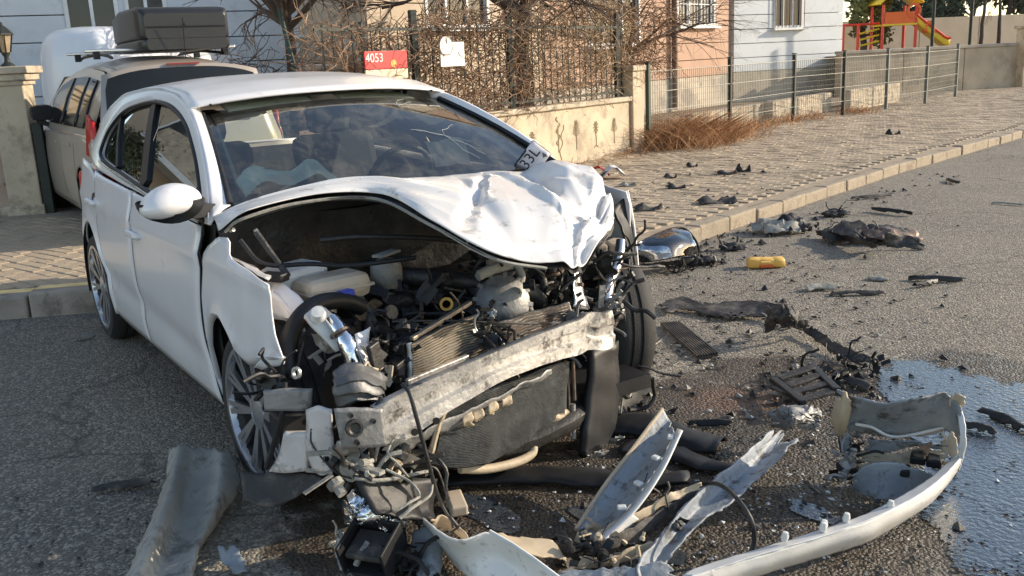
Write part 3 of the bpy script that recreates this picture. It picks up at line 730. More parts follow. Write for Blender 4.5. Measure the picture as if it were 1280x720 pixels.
def fdx(z): return -.425-.05*math.exp(-((z-.55)/.2)**2)
for side in (1, -1):
    fd = doorpatch('front_door', fdx, -1.555, SILL, lambda x: zbelt(x)-.004, side)
    rdr = doorpatch('rear_door', -1.567, rdx, SILL, lambda x: zbelt(x)-.004, side)
    for fx_ in (lambda z: -1.561, lambda z: rdx(z)-.005, lambda z: fdx(z)+.004):
        MB().tube([Vector((fx_(z), -side*(ybody(fx_(z), z)+.001), z)) for z in np.linspace(SILL+.01, .975, 26)], .0055, 5).build('door_gap_shade', BLK, car)  # black tube puts the shade of the door gap into shape
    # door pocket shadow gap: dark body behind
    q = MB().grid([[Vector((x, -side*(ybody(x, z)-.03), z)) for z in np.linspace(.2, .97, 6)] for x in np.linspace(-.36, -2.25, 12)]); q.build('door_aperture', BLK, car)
    for hx, hz, own in ((-1.46, .805, fd), (-2.42, .868, rdr)):
        h = MB(); c = Vector((hx, -side*(ybody(hx, hz)+.022), hz))
        pts = [c+Vector((dx, -side*(-.018 if abs(dx) > .085 else .004), 0)) for dx in (-.10, -.085, -.04, 0, .04, .085, .10)]
        h.tube(crs(pts, 16), .017, 8); h.build('handle', PAINT, own, smooth=60)
        MB().lathe([(0, .001), (.045, .001), (.052, -.008)], Vector((hx, -side*(ybody(hx, hz)+.004), hz)), (0, -side, 0), 16).build('handle_recess', DARKM, own)
    # quarter panel around the arch
    n_ = 34
    a = [Vector((-2.7+.385*math.cos(t), 0, .33+.385*math.sin(t))) for t in np.linspace(math.radians(-14), math.radians(194), n_)]
    zz = np.linspace(SILL, .60, 9)
    outp = [Vector((rdx(z)-.011, 0, z)) for z in zz]+[Vector((rdx(z)-.011, 0, z)) for z in (.7, .8, .9, 1.0)]+[Vector((-2.75, 0, 1.055)), Vector((-3.05, 0, 1.07)), Vector((-3.33, 0, 1.0)), Vector((-3.47, 0, .82)), Vector((-3.50, 0, .6)), Vector((-3.45, 0, .4)), Vector((-3.38, 0, .28))]
    o_ = lin(outp, n_)
    P = []
    for i in range(n_):
        row = []
        for k in range(12):
            p = a[i].lerp(o_[i], k/11); y = ybody(p.x, p.z)
            if p.x < -3.0: y -= .22*((-3.0-p.x)/.5)**2
            y += .018*math.exp(-(k/2.2)**2)-(.02 if k == 0 else 0)
            row.append(Vector((p.x, -side*y, p.z)))
        P.append(row)
    MB().grid(P).build('rear_quarter_panel', PAINT, car, smooth=40, th=.01, off=0)
    # arch liner
    P = [[Vector((-2.7+.39*math.cos(t), -side*y, .33+.39*math.sin(t))) for y in (.89, .75, .6)] for t in np.linspace(-.25, math.pi+.25, 20)]
    MB().grid(P).build('wheel_arch_liner', BLK, car, smooth=60)
    # greenhouse frame
    inner = [(-.41, .978), (-.62, 1.10), (-.842, 1.213), (-1.123, 1.317), (-1.453, 1.38), (-1.79, 1.402), (-2.09, 1.387), (-2.39, 1.345), (-2.582, 1.254), (-2.64, 1.165), (-2.53, 1.096), (-1.97, 1.057), (-1.495, 1.027), (-1.05, 1.003), (-.65, .988)]
    outer = [(-.34, .975), (-.53, 1.118), (-.76, 1.236), (-1.05, 1.345), (-1.42, 1.434), (-1.8, 1.462), (-2.12, 1.460), (-2.55, 1.432), (-2.95, 1.345), (-3.14, 1.22), (-3.06, 1.075), (-2.0, 1.016), (-1.495, 1.0), (-1.05, .985), (-.65, .973)]
    N_ = 84
    def loop(pts): return crs([Vector((x, 0, z)) for x, z in pts]+[Vector((pts[0][0], 0, pts[0][1]))], N_+1)[:-1]
    li, lo = loop(inner), loop(outer)
    def yy(p):
        if p.z < 1.0 and p.x > -2.3: return ygh(p.x, p.z)
        return ygh(p.x, p.z)
    P = [[Vector(((p:=li[i].lerp(lo[i], k/4)).x, -side*(yy(p)-(.012 if k == 0 else 0)), p.z)) for k in range(5)] for i in range(N_)]
    MB().grid(P, True).build('side_frame', PAINT, car, smooth=40, th=.008, off=0)
    tr = [Vector((p.x, -side*(yy(p)+.001), p.z)) for p in li]; tr.append(tr[0])
    MB().tube(tr, .010, 6).build('window_trim', BLK, car, smooth=60)
    lowt = [Vector((x, -side*(ygh(x, z)+.012), z)) for x, z in [(-.45, .976), (-.65, .981), (-1.05, .995), (-1.495, 1.018), (-1.97, 1.045), (-2.52, 1.084)]]
    MB().tube(crs(lowt, 20), .006, 6).build('chrome_strip', CHROME, car, smooth=60)
    # glass: front, rear, split by the B pillar
    def glasspoly(name, x0, x1):
        P = []
        for x in np.linspace(x0, x1, 22):
            zs = []
            xs = [p.x for p in li]
            lowz, highz = None, None
            for q in range(N_):
                p, p2 = li[q], li[(q+1) % N_]
                if (p.x-x)*(p2.x-x) <= 0 and p.x != p2.x:
                    z = p.z+(p2.z-p.z)*(x-p.x)/(p2.x-p.x); zs.append(z)
            if len(zs) < 2: continue
            P.append([Vector((x, -side*(ygh(x, z)-.016), z)) for z in np.linspace(min(zs)-.004, max(zs)+.004, 10)])
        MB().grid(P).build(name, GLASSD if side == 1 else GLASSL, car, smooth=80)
    glasspoly('front_door_glass', -.44, -1.60); glasspoly('rear_door_glass', -1.61, -2.635)
    pil = [Vector((x, -side*(ygh(x, z)-.008), z)) for x, z in [(-1.45, 1.03), (-1.58, 1.15), (-1.72, 1.28), (-1.84, 1.395)]]
    b_ = MB()
    for p, p2 in zip(pil, pil[1:]): b_.bar(p, p2, .085, .014, up=(0, -side, .5))
    b_.build('door_pillar', BLK, car)
    pil = [Vector((x, -side*(ygh(x, z)-.008), z)) for x, z in [(-2.08, 1.07), (-2.28, 1.19), (-2.44, 1.315)]]
    b_ = MB()
    for p, p2 in zip(pil, pil[1:]): b_.bar(p, p2, .028, .012, up=(0, -side, .5))
    b_.build('quarter_glass_divider', BLK, car)
    # black sill skirt
    P = [[Vector((x, -side*(ybody(x, SILL)-dy), z)) for dy, z in ((0.004, SILL-.004), (.02, .19), (.06, .165), (.2, .16))] for x in np.linspace(-.38, -2.3, 10)]
    MB().grid(P).build('sill_trim', BLKD, car, smooth=40)
    # door mirror
    mq = PX(213, 249, y=-.985) if side == 1 else PX(649, 183, y=.985)
    mx_, mz_, my_ = mq.x, mq.z, abs(mq.y)
    mr = empty('door_mirror', (0, 0, 0)); mr.parent = car; mr.location = Vector((mx_, -side*.9, mz_))-car.location
    P = []
    for k in range(18):
        t = 2*math.pi*k/18; row = []
        for (q, sx) in ((-.085, .0), (-.08, .72), (-.04, .95), (.02, 1.), (.07, .8), (.10, .35), (.104, .0)):
            yy_ = math.cos(t)*.125*sx; zz_ = math.sin(t)*.073*sx*(1.0 if math.sin(t) > 0 else .8)
            row.append(Vector((mx_+q+.02*(yy_/.12), -side*(my_+yy_), mz_+zz_-.01-(.02 if yy_ > 0 else 0)*yy_/.125)))
        P.append(row)
    MB().grid(P, True).build('mirror_cap', PAINT, mr, smooth=60, sub=1)
    b_ = MB(); P = []
    for k in range(14):
        t = math.pi+math.pi*k/13
        P.append([Vector((mx_+q, -side*(my_+math.cos(t)*.122*sx), mz_-.004+math.sin(t)*.088*sx)) for (q, sx) in ((-.092, .0), (-.09, .8), (-.03, 1.0), (.04, .95), (.08, .5))])
    b_.grid(P); b_.bar((mx_-.04, -side*.84, 1.02), (mx_, -side*(my_-.05), mz_-.05), .09, .05)
    b_.build('mirror_base', BLK, mr, smooth=50)
    MB().prism([(-.40, -side*.876, .972), (-.72, -side*.874, .984), (-.63, -side*.812, 1.10), (-.55, -side*.84, 1.055)], (0, side*.012, 0)).build('mirror_triangle', BLK, car)
# roof
P = []
for x in np.linspace(-1.17, -3.16, 26):
    row = []
    for k in range(25):
        t = -1+2*k/24; f_ = abs(t)
        zr = zroof(x); xs = x + .10*(1-t*t)*max(0, 1-(-1.17-x)/.5) - .05*(1-t*t)*max(0, (-2.7-x)/.4)
        ze = float(np.interp(-x, [1.05, 1.17, 1.42, 1.8, 2.12, 2.55, 2.95, 3.14], [1.345, 1.375, 1.434, 1.462, 1.46, 1.432, 1.345, 1.24]))
        yw = ygh(x, ze)
        z = ze+.002+.045*(1-f_**2.4)
        row.append(Vector((xs, yw*t, z)))
    P.append(row)
MB().grid(P).build('roof', PAINT, car, smooth=50, th=.01, off=-1)
for sd in (1, -1):
    pts = [Vector((x, sd*.50, zroof(x)+.006)) for x in np.linspace(-1.3, -2.9, 14)]
rf = bpy.data.objects['roof']
for sd in (1, -1):
    pts = []
    for x in np.linspace(-1.16, -3.0, 16):
        ze = float(np.interp(-x, [1.05, 1.17, 1.42, 1.8, 2.12, 2.55, 2.95, 3.14], [1.345, 1.375, 1.434, 1.462, 1.46, 1.432, 1.345, 1.24])); yw = ygh(x, ze)
        t = .86; pts.append(Vector((x+.10*(1-t*t)*max(0, 1-(-1.17-x)/.5), sd*yw*t, ze+.005+.045*(1-t**2.4))))
    MB().tube(pts, .006, 5).build('roof_seam', BLK, car)
# windscreen with black border
def wsp(s, t):
    y = s*(.765*(1-t)+.60*t)*(1.055 if s > 0 else 1); x = (-.39*(1-t)-1.18*t)+(1-s*s)*(.10*(1-t)+.10*t); z = (1.03*(1-t)+1.345*t)+.02*math.sin(t*math.pi)+(1-s*s)*(.02*(1-t)+.045*t)
    return Vector((x, y, z))
MB().grid([[wsp(s, t) for t in np.linspace(0, 1, 14)] for s in np.linspace(-1, 1, 22)]).build('windscreen', GLASSW, car, smooth=80)
ring = [(-1, 0), (-1, .5), (-1, 1), (-.5, 1), (0, 1), (.5, 1), (1, 1), (1, .5), (1, 0), (.5, 0), (0, 0), (-.5, 0)]
ro = [Vector((s, t, 0)) for s, t in lin([Vector((a, b, 0)) for a, b in ring]+[Vector((-1, 0, 0))], 97)[:-1] for _ in [0]] if False else [p for p in lin([Vector((a, b, 0)) for a, b in ring]+[Vector((-1, 0, 0))], 97)[:-1]]
P = [[wsp(p.x*(1-k*.055), .5+(p.y-.5)*(1-k*.13))-Vector((.004, 0, .006)) for k in (0, 1)] for p in ro]
MB().grid(P, True).build('windscreen_border', BLK, car)
for sd in (1, -1): MB().tube([wsp(sd*1.005, t)+Vector((.004, 0, .006)) for t in np.linspace(0, 1, 10)], .014, 6).build('windscreen_moulding', BLK, car, smooth=60)
for sd in (1, -1):
    of = crs([Vector((x, sd*ygh(x, z), z)) for x, z in [(-.34, .975), (-.53, 1.118), (-.76, 1.236), (-1.05, 1.345), (-1.22, 1.387)]], 24)
    wf_ = [wsp(sd, t)+Vector((0, 0, .004)) for t in np.linspace(0, 1, 20)]+[Vector((-1.19-.012*k, sd*.60, 1.35+.012*k)) for k in range(4)]
    MB().grid([[a.lerp(c, t)+Vector((0, 0, .012*math.sin(t*math.pi))) for t in np.linspace(0, 1, 6)] for a, c in zip(of, wf_)]).build('windscreen_pillar', PAINT, car, smooth=60, th=.006)
# shattered zone: fine crack lines lying in the glass
CRK = mat('glass_fracture', (.6, .62, .6), .4)
b_ = MB(); rnd = random.Random(4)
for c in ((.42, .80), (.46, .40)):
    for k in range(7):
        a = rnd.uniform(0, 6.28); s_, t_ = c; pts = []
        for q in range(6):
            pts.append(wsp(max(-.93, min(.93, s_)), max(.06, min(.94, t_)))+Vector((.002, 0, .003))); s_ += math.cos(a)*.05*rnd.uniform(.4, 1.2); t_ += math.sin(a)*.06*rnd.uniform(.4, 1.2); a += rnd.gauss(0, .25)
        b_.tube(pts, .0006, 3, cap=False)
b_.build('glass_crack', CRK, car, kind='stuff')
# tailgate, rear glass, rear bumper, rear lamps (hidden side)
P = [[Vector((x+.08*(1-t*t)*-1, t*w, z)) for t in np.linspace(-1, 1, 9)] for x, w, z in ((-3.11, .57, 1.29), (-3.27, .65, 1.06))]
MB().grid(P).build('rear_glass', GLASSL, car, smooth=60)
P = [[Vector((x+.08*(1-t*t)*-1, t*w, z)) for t in np.linspace(-1, 1, 9)] for x, w, z in ((-3.28, .66, 1.05), (-3.44, .70, .85), (-3.45, .72, .62))]
MB().grid(P).build('tailgate', PAINT, car, smooth=40, th=.02)
P = [[Vector((x-.07*(1-t*t), t*w, z)) for t in np.linspace(-1, 1, 9)] for x, w, z in ((-3.44, .73, .66), (-3.50, .74, .5), (-3.46, .74, .3), (-3.3, .7, .22))]
MB().grid(P).build('rear_bumper', PAINT, car, smooth=40, th=.02)
for sd in (1, -1): MB().box((-3.42, sd*.68, .88), (.1, .22, .16)).build('tail_light', RED, car, bev=.03)
# underbody, bulkhead, inside
MB().box((-1.75, 0, .25), (3.0, 1.56, .10)).build('floor_pan', BLK, car)
b_ = MB(); b_.grid(crumple([[Vector((-.42+.05*math.sin(y*5), y, z)) for z in np.linspace(.22, .98, 14)] for y in np.linspace(-.80, .80, 26)], .03, 5, 2)); b_.build('bulkhead', DARKM, car, smooth=40)
MB().box((-.47, 0, .985), (.2, 1.5, .03)).build('scuttle', BLK, car)
P = [[Vector((x+.05*math.cos(y*2), y, z+.015*math.sin(y*6))) for y in np.linspace(-.74, .74, 16)] for x, z in ((-.42, .975), (-.60, 1.0), (-.85, 1.01), (-1.02, .98), (-1.08, .90), (-1.06, .70))]
MB().grid(P).build('dashboard', DASH, car, smooth=50)
for yc in (-.37, .37):
    st = empty('front_seat', (0, 0, 0)); st.parent = car; st.location = Vector((-1.7, yc, .3))-car.location
    MB().box((-1.62, yc, .52), (.52, .52, .16)).build('cushion', SEAT, st, bev=.05)
    MB().box((-1.92, yc, .86), (.15, .50, .62), Matrix.Rotation(-.28, 3, 'Y')).build('backrest', SEAT, st, bev=.06)
    MB().box((-2.04, yc, 1.25), (.10, .27, .18), Matrix.Rotation(-.15, 3, 'Y')).build('headrest', SEAT, st, bev=.05)
MB().box((-2.72, 0, .75), (.18, 1.3, .62), Matrix.Rotation(-.25, 3, 'Y')).build('rear_bench', SEAT, car, bev=.05)
MB().lathe([(.18+.014*math.cos(t), .014*math.sin(t)) for t in np.linspace(0, 2*math.pi, 9)], (-1.16, .37, .96), (-.9, 0, .42), 28).build('steering_wheel', BLK, car, smooth=60)
MB().box((-1.06, .0, 1.33), (.03, .24, .07)).build('inner_mirror', BLK, car, bev=.015)
for sd in (1, -1):
    P = [[wsp(sd*(.96-k), t)+Vector((-.05, 0, -.035)) for t in np.linspace(0.02, .96, 8)] for k in (0, .06)]
    MB().grid(P).build('inner_pillar_trim', SAND, car, th=.01)
    MB().prism([(-1.16, sd*.08, 1.385), (-1.16, sd*.48, 1.36), (-1.3, sd*.48, 1.39), (-1.3, sd*.08, 1.42)], (0, 0, -.012)).build('sun_visor', SAND, car)
MB().grid([[Vector((x, y, z)) for y in (-.54, 0, .54)] for x, z in ((-1.2, 1.405), (-2.0, 1.44), (-2.9, 1.38))]).build('headlining', SAND, car)
# spent airbag lying along the windscreen foot
P = surf([[(-.56, -.66, 1.04), (-.62, -.5, 1.09), (-.66, -.3, 1.06), (-.68, -.12, 1.09), (-.68, .02, 1.03)], [(-.60, -.66, 1.10), (-.68, -.5, 1.15), (-.72, -.3, 1.11), (-.74, -.12, 1.15), (-.72, .04, 1.06)], [(-.82, -.62, 1.0), (-.92, -.48, 1.03), (-.95, -.3, 1.02), (-.92, -.1, 1.03), (-.85, .05, 1.0)]], 14, 26)
for r_ in P:
    for k in range(len(r_)): r_[k] = Vector((min(r_[k].x+.1, -.39-(r_[k].z-1.03)*2.2+.09*(1-(r_[k].y/.76)**2)-.04), r_[k].y, r_[k].z))
P = [[Vector((q.x, -.68+(q.y+.66)*.66, q.z)) for q in r_] for r_ in P]
MB().grid(crumple(P, .010, 9, 3)).build('airbag', AIRBAG, car, smooth=60)
MB().grid(crumple([[Vector((-.75-.1*a+.04*b, .35+.18*b, 1.04+.12*a)) for b in np.linspace(0, 1, 6)] for a in np.linspace(0, 1, 6)], .02, 9, 5)).build('burst_airbag_flap', CREAM, car, smooth=60)
# wheels
def wheel(c, ax, parent, spokes=10, R_=.325, rr=.245, wd=.2, deep=.0):
    w = empty('wheel', (0, 0, 0)); w.parent = parent; w.location = Vector(c)-worldloc(parent)
    a = Vector(ax).normalized(); c = Vector(c)
    prof = [(rr, -wd*.5), (rr+.02, -wd*.52), (R_-.03, -wd*.5), (R_-.006, -wd*.36), (R_, -wd*.2), (R_, -.03), (R_-.008, -.026), (R_-.008, -.018), (R_, -.014), (R_, .014), (R_-.008, .018), (R_-.008, .026), (R_, .03), (R_, wd*.2), (R_-.006, wd*.36), (R_-.03, wd*.5), (rr+.02, wd*.52), (rr, wd*.5)]
    MB().lathe(prof, c, a, 48).build('tyre', RUB, w, smooth=35)
    b_ = MB(); b_.lathe([(rr+.003, wd*.5), (rr-.008, wd*.5), (rr-.016, wd*.4), (rr-.03, wd*.1), (rr-.04, -wd*.45), (.08, -wd*.45)], c, a, 40)
    b_.build('rim', DARKM, w, smooth=40)
    MB().lathe([(rr+.006, wd*.47), (rr+.006, wd*.515), (rr-.010, wd*.515), (rr-.016, wd*.40), (rr-.008, wd*.38)], c, a, 44).build('rim_lip', ALLOY, w, smooth=40)
    sp = MB(); e1 = a.orthogonal().normalized(); e2 = a.cross(e1)
    for k in range(spokes):
        for dl in (-.085, .085):
            t = 2*math.pi*k/spokes; t2 = t+dl*.9
            p0 = c+a*(wd*.36)+(e1*math.cos(t)+e2*math.sin(t))*.045; p1 = c+a*(wd*.46)+(e1*math.cos(t2)+e2*math.sin(t2))*(rr-.008)
            q = (p1-p0).cross(a).normalized()
            sp.bar(p0, p1, .020, .018, up=a)
    sp.lathe([(0, wd*.47), (.03, wd*.46), (.062, wd*.42), (.066, wd*.3), (.05, -wd*.3)], c, a, 24)
    sp.build('spoke', ALLOY, w, smooth=35)
    MB().lathe([(.0, -.02), (.15, -.02), (.15, -.04), (.0, -.04)], c, a, 28).build('brake_disc', STEEL, w, smooth=30)
    return w
wheel((-2.7, -.79, .325), (0, -1, 0), car); wheel((-2.7, .79, .325), (0, 1, 0), car)
wheel((.0, -.80, .325), (.05, -1, .02), car)
wheel((-.02, .80, .325), (.30, .95, -.06), car, deep=1)

# ------------------------------------------------------------------ beige people carrier with roof box, tail toward us, nose through the gateway
def boxy_car(root, L_, W_, H_, prof, m_, gl, red=True):
    """root at ground under the tail centre; local +x ahead. prof: (x, belt z, roof z)"""
    pass
rl = PX(121, 175, d=7.95); fw = PX(77, 240, d=10.3); hd = Vector((fw.x-rl.x, fw.y-rl.y, 0)).normalized(); lf = Vector((-hd.y, hd.x, 0))
org = Vector((rl.x, rl.y, 0))-lf*.80+Vector((0, 0, PZ-.05))
Rs = Matrix((hd, lf, Vector((0, 0, 1)))).transposed()
suv = empty('people_carrier', org, 'beige people carrier with roof rack standing in the gateway behind the white car', 'car')
def W2(x, y, z): return org+Rs @ Vector((x, y, z))
SPAINT = mat('beige_car_paint', (.46, .40, .34), .3, .3, .04, 5, coat=.5)
GLS = mat('smoked_glass', (.012, .014, .016), .08, 0, .2, 3, spec=.25)
def syb(x, z):
    y = .86-.03*((z-.6)/.4)**2
    if z > .95: y = .83-.40*(z-.95)-.15*max(0, z-1.3)
    return y - .05*max(0, .25-x)**2*8 - .05*max(0, x-3.6)
def sroof(x): return float(np.interp(x, [0, .15, .5, 1.2, 2.0, 2.6, 2.9, 3.3, 4.2], [1.30, 1.52, 1.60, 1.64, 1.63, 1.55, 1.36, 1.1, .8]))
SBELT = .98
for sd in (1, -1):
    xs = np.linspace(.03, 4.15, 60); P = []
    for x in xs:
        zb = .25
        for cx in (.72, 3.35):
            if abs(x-cx) < .36: zb = max(zb, .32+math.sqrt(.36**2-(x-cx)**2))
        zt = SBELT if x < 3.0 else SBELT-.14*((x-3)/1.15)**1.5
        P.append([W2(x-(.10*(1-(z-.25)/.8)*0), sd*syb(x, z), z) for z in np.linspace(zb, zt, 12)])
    MB().grid(P).build('body_side', SPAINT, suv, smooth=40, th=.01)
    # upper frame and side glass
    P = [[W2(x, sd*syb(x, z), z) for z in np.linspace(SBELT, max(sroof(x)-.088, SBELT+.01), 10)] for x in np.linspace(.12, 3.0, 34)]
    MB().grid(P).build('upper_side', SPAINT, suv, smooth=40)
    for x0, x1 in ((.55, .95), (1.0, 1.75), (1.82, 2.75)):
        P = [[W2(x, sd*(syb(x, z)+.012), z) for z in np.linspace(SBELT+.05, min(sroof(x)-.16, sroof(x+.1)-.13), 6)] for x in np.linspace(x0, x1, 8)]
        MB().grid(P).build('side_window', GLS, suv, smooth=60, th=.006)
    for x in (.98, 1.78, 2.85):
        MB().tube([W2(x, sd*(syb(x, z)+.002), z) for z in np.linspace(.35, SBELT-.02, 8)], .006, 4).build('door_gap', BLK, suv)
    for x in (1.15, 1.95): MB().bar(W2(x, sd*(syb(x, .86)+.015), .86), W2(x+.16, sd*(syb(x, .86)+.015), .86), .02, .03).build('handle', SPAINT, suv, bev=.008)
    ms = MB(); P = []; my2 = .95
    for k in range(12):
        t = 2*math.pi*(k+.5)/12; P.append([W2(2.72+q, sd*(.86+math.copysign(abs(math.cos(t))**.6, math.cos(t))*.12*s_), 1.13+math.copysign(abs(math.sin(t))**.6, math.sin(t))*.085*s_) for q, s_ in ((-.05, 0), (-.05, .9), (.02, 1), (.08, .6), (.09, 0))])
    ms.grid(P, True); ms.bar(W2(2.74, sd*.81, 1.0), W2(2.74, sd*.92, 1.05), .06, .05); ms.build('door_mirror', BLK, suv, smooth=50)
    MB().grid([[W2(x, sd*y, z) for x, y, z in ((.02+k*.03, .80-.0*k, .78+k*.32), (.20+k*.06, .855-k*.05, .82+k*.34))] for k in (0, .33, .66, 1)]).build('tail_light', RED, suv, th=.03, smooth=40)
    MB().tube([W2(x, sd*(syb(x, sroof(x)-.06)-.06), sroof(x)+.04) for x in np.linspace(.45, 2.2, 10)], .015, 6).build('roof_rail', BLK, suv, smooth=60)
P = [[W2(x, t*(syb(x, sroof(x)-.05)), sroof(x)-.09+.095*(1-abs(t)**3)) for t in np.linspace(-1, 1, 17)] for x in np.linspace(.10, 2.75, 22)]
MB().grid(P).build('roof', SPAINT, suv, smooth=50, th=.01)
P = [[W2(x-.05*(1-t*t), t*w_, z-(.07*abs(t)**3 if z > 1.4 else 0)) for t in np.linspace(-1, 1, 15)] for x, w_, z in ((.12, .67, 1.55), (.02, .76, 1.02), (-.02, .80, .85), (.0, .81, .55), (.05, .8, .25))]
MB().grid(P).build('tailgate', SPAINT, suv, smooth=40, th=.02)
P = [[W2(x-.05*(1-t*t)-.012, t*w_, z-(.075*abs(t)**3 if z > 1.4 else 0)) for t in np.linspace(-1, 1, 15)] for x, w_, z in ((.10, .63, 1.525), (.07, .665, 1.36), (.045, .68, 1.2), (.02, .70, 1.03))]
MB().grid(P).build('rear_window', GLS, suv, smooth=60)
MB().bar(W2(.045, -.14, 1.552), W2(.045, .14, 1.552), .02, .014).build('brake_light', mat('dull_red_lens', (.22, .02, .015), .4), suv)
P = [[W2(x, t*syb(x, z), z+.03*(1-t*t)) for t in np.linspace(-1, 1, 9)] for x, z in ((2.75, 1.49), (3.05, 1.2), (3.2, 1.0), (3.8, .93), (4.15, .78), (4.2, .3))]
MB().grid(P).build('bonnet', SPAINT, suv, smooth=40)
MB().box(W2(2.1, 0, .35), (4.0, 1.5, .25), Rs).build('floor_pan', BLK, suv)
for sd in (1, -1):
    for x in (.72, 3.35): wheel(W2(x, sd*.76, .31), Rs @ Vector((0, sd, 0)), suv, spokes=5, R_=.31, rr=.21)
MB().tube([W2(.32, -.1, 1.6), W2(.26, -.1, 1.95)], .005, 4).build('antenna', BLK, suv)
# roof bars and box
rb = empty('roof_rack', W2(1.2, 0, 1.66), 'silver roof bars across the beige people carrier', 'roof rack')
for x in (.72, 1.72):
    MB().bar(W2(x, -.68, 1.70), W2(x, .68, 1.70), .05, .028).build('cross_bar', ALLOY, rb, bev=.008)
    for sd in (1, -1): MB().box(W2(x, sd*.58, 1.66), (.07, .05, .07), Rs).build('foot', BLK, rb)
bx = empty('roof_box', W2(1.2, -.05, 1.72), 'big dark grey roof box on the beige people carrier', 'roof box')
BOXM = mat('roof_box_plastic', (.020, .021, .023), .36, 0, .1, 5, .1, 60)
def roundsec(x, w_, z0, z1, r_, y0=-.15):
    out = []
    for (cy, cz, a0) in ((w_-r_, z1-r_, 0), (-(w_-r_), z1-r_, 90), (-(w_-r_), z0+r_, 180), (w_-r_, z0+r_, 270)):
        for q in range(5):
            a = math.radians(a0+q*22.5); out.append(W2(x, y0+cy+r_*math.cos(a), cz+r_*math.sin(a)))
    return out
for nm, z0, z1, s0 in (('box_base', 1.68, 1.782, .985), ('box_lid', 1.776, 2.055, .99)):
    P = [roundsec(.36+x, .405*k*s0, z0+(.0 if nm == 'box_lid' else .02*(1-k)), z1-(h if nm == 'box_lid' else 0), .035) for x, k, h in ((.0, .90, .06), (.02, .96, .03), (.07, 1, 0.01), (.25, 1, -.01), (.9, 1., -.01), (1.35, .92, .03), (1.6, .7, .10), (1.68, .1, .14))]
    bm_ = MB().grid([[P[j][i] for j in range(len(P))] for i in range(20)], True); bm_.add(P[0], [tuple(range(20))]); bm_.add(P[-1], [tuple(range(20))]); bm_.build(nm, BOXM, bx, smooth=50)
for z in (1.88,): MB().tube([W2(.354, y, z) for y in np.linspace(-.50, .20, 6)], .007, 5).build('rib', BOXM, bx)
MB().lathe([(.0, .012), (.012, .010), (.014, 0)], W2(.362, -.14, 1.90), Rs @ Vector((-1, 0, 0)), 12).build('lock', BLK, bx)
# white vehicle beyond
vo = PX(100, 150, d=12.6); vo.z = .12
van = empty('parked_van', vo, 'rounded white van in shade, half hidden behind the roof box', 'van')
vd = (e_*.35+Vector((-.83, .55, 0))).normalized(); vl = Vector((-vd.y, vd.x, 0)); Rv = Matrix((vd, vl, Vector((0, 0, 1)))).transposed()
VANP = mat('white_van_paint', (.74, .76, .8), .3, 0, .03, 4, coat=.5)
def V3(x, y, z): return vo+Rv @ Vector((x, y, z))
P = []
for x, w_, h in ((-.0, .005, .9), (-.0, .3, 1.70), (.03, .60, 1.93), (.12, .74, 2.05), (.35, .80, 2.10), (1.5, .82, 2.12), (3.2, .80, 2.05), (3.8, .75, 1.6), (4.3, .7, 1.1), (4.4, .5, .8)):
    row = []
    for a in np.linspace(-math.pi/2, math.pi/2, 19):
        sx = math.copysign(abs(math.sin(a))**.42, math.sin(a)); sz = abs(math.cos(a))**.42
        row.append(V3(x, w_*.8*sx+.05, .30+(h-.30)*sz))
    P.append(row)
MB().grid(P).build('body', VANP, van, smooth=50)
for sx in (.9, 3.4):
    for sy in (.62, -.52): MB().lathe([(.0, .09), (.2, .1), (.3, .1), (.32, .05), (.32, -.08), (.0, -.09)], V3(sx, sy, .32), vl, 24).build('wheel', RUB, van, smooth=40)
MB().box(V3(-.02, .05, .55), (.10, 1.0, .16), Rv).build('rear_bumper', BLK, van, bev=.03)
# ------------------------------------------------------------------ wrecked front of the car (parts of it)
def pr(u, v, **k): return PX(u, v, **k)
# right front wing: ring between the wheel arch and the panel outline
Yf = -.90
inn_ = lin([pr(u, v, y=Yf) for u, v in [(280, 503), (271, 474), (265, 432), (266, 405), (271, 396), (280, 401), (290, 422), (300, 446), (312, 458), (332, 453), (354, 446)]], 40)
out_ = lin([pr(u, v, y=Yf) for u, v in [(277, 497), (266, 455), (259, 420), (254, 370), (253, 332), (256, 309), (265, 297), (278, 299), (283, 321), (300, 333), (335, 357), (336, 385), (342, 415), (354, 444)]], 40)
P = []
for a, c in zip(inn_, out_):
    row = []
    for k in range(12):
        p = a.lerp(c, k/11); p.y = -ybody(min(p.x, .1), max(.25, p.z)) - (.014*math.exp(-(k/2.)**2) - (.02 if k == 0 else 0)); row.append(p+noise.noise_vector(p*6)*.008*max(0, min(1, (p.x+.3)*2)))
    P.append(row)
MB().grid(P).build('front_wing', PAINT, car, smooth=40, th=.006, off=0)
sheet('wing_flange', [[pr(281, 318, y=-.86), pr(300, 329, y=-.86), pr(336, 352, y=-.87)], [pr(287, 322, y=-.80), pr(304, 328, y=-.80), pr(338, 345, y=-.80)]], PAINT, car, 4, 12, .004, .006, 9)
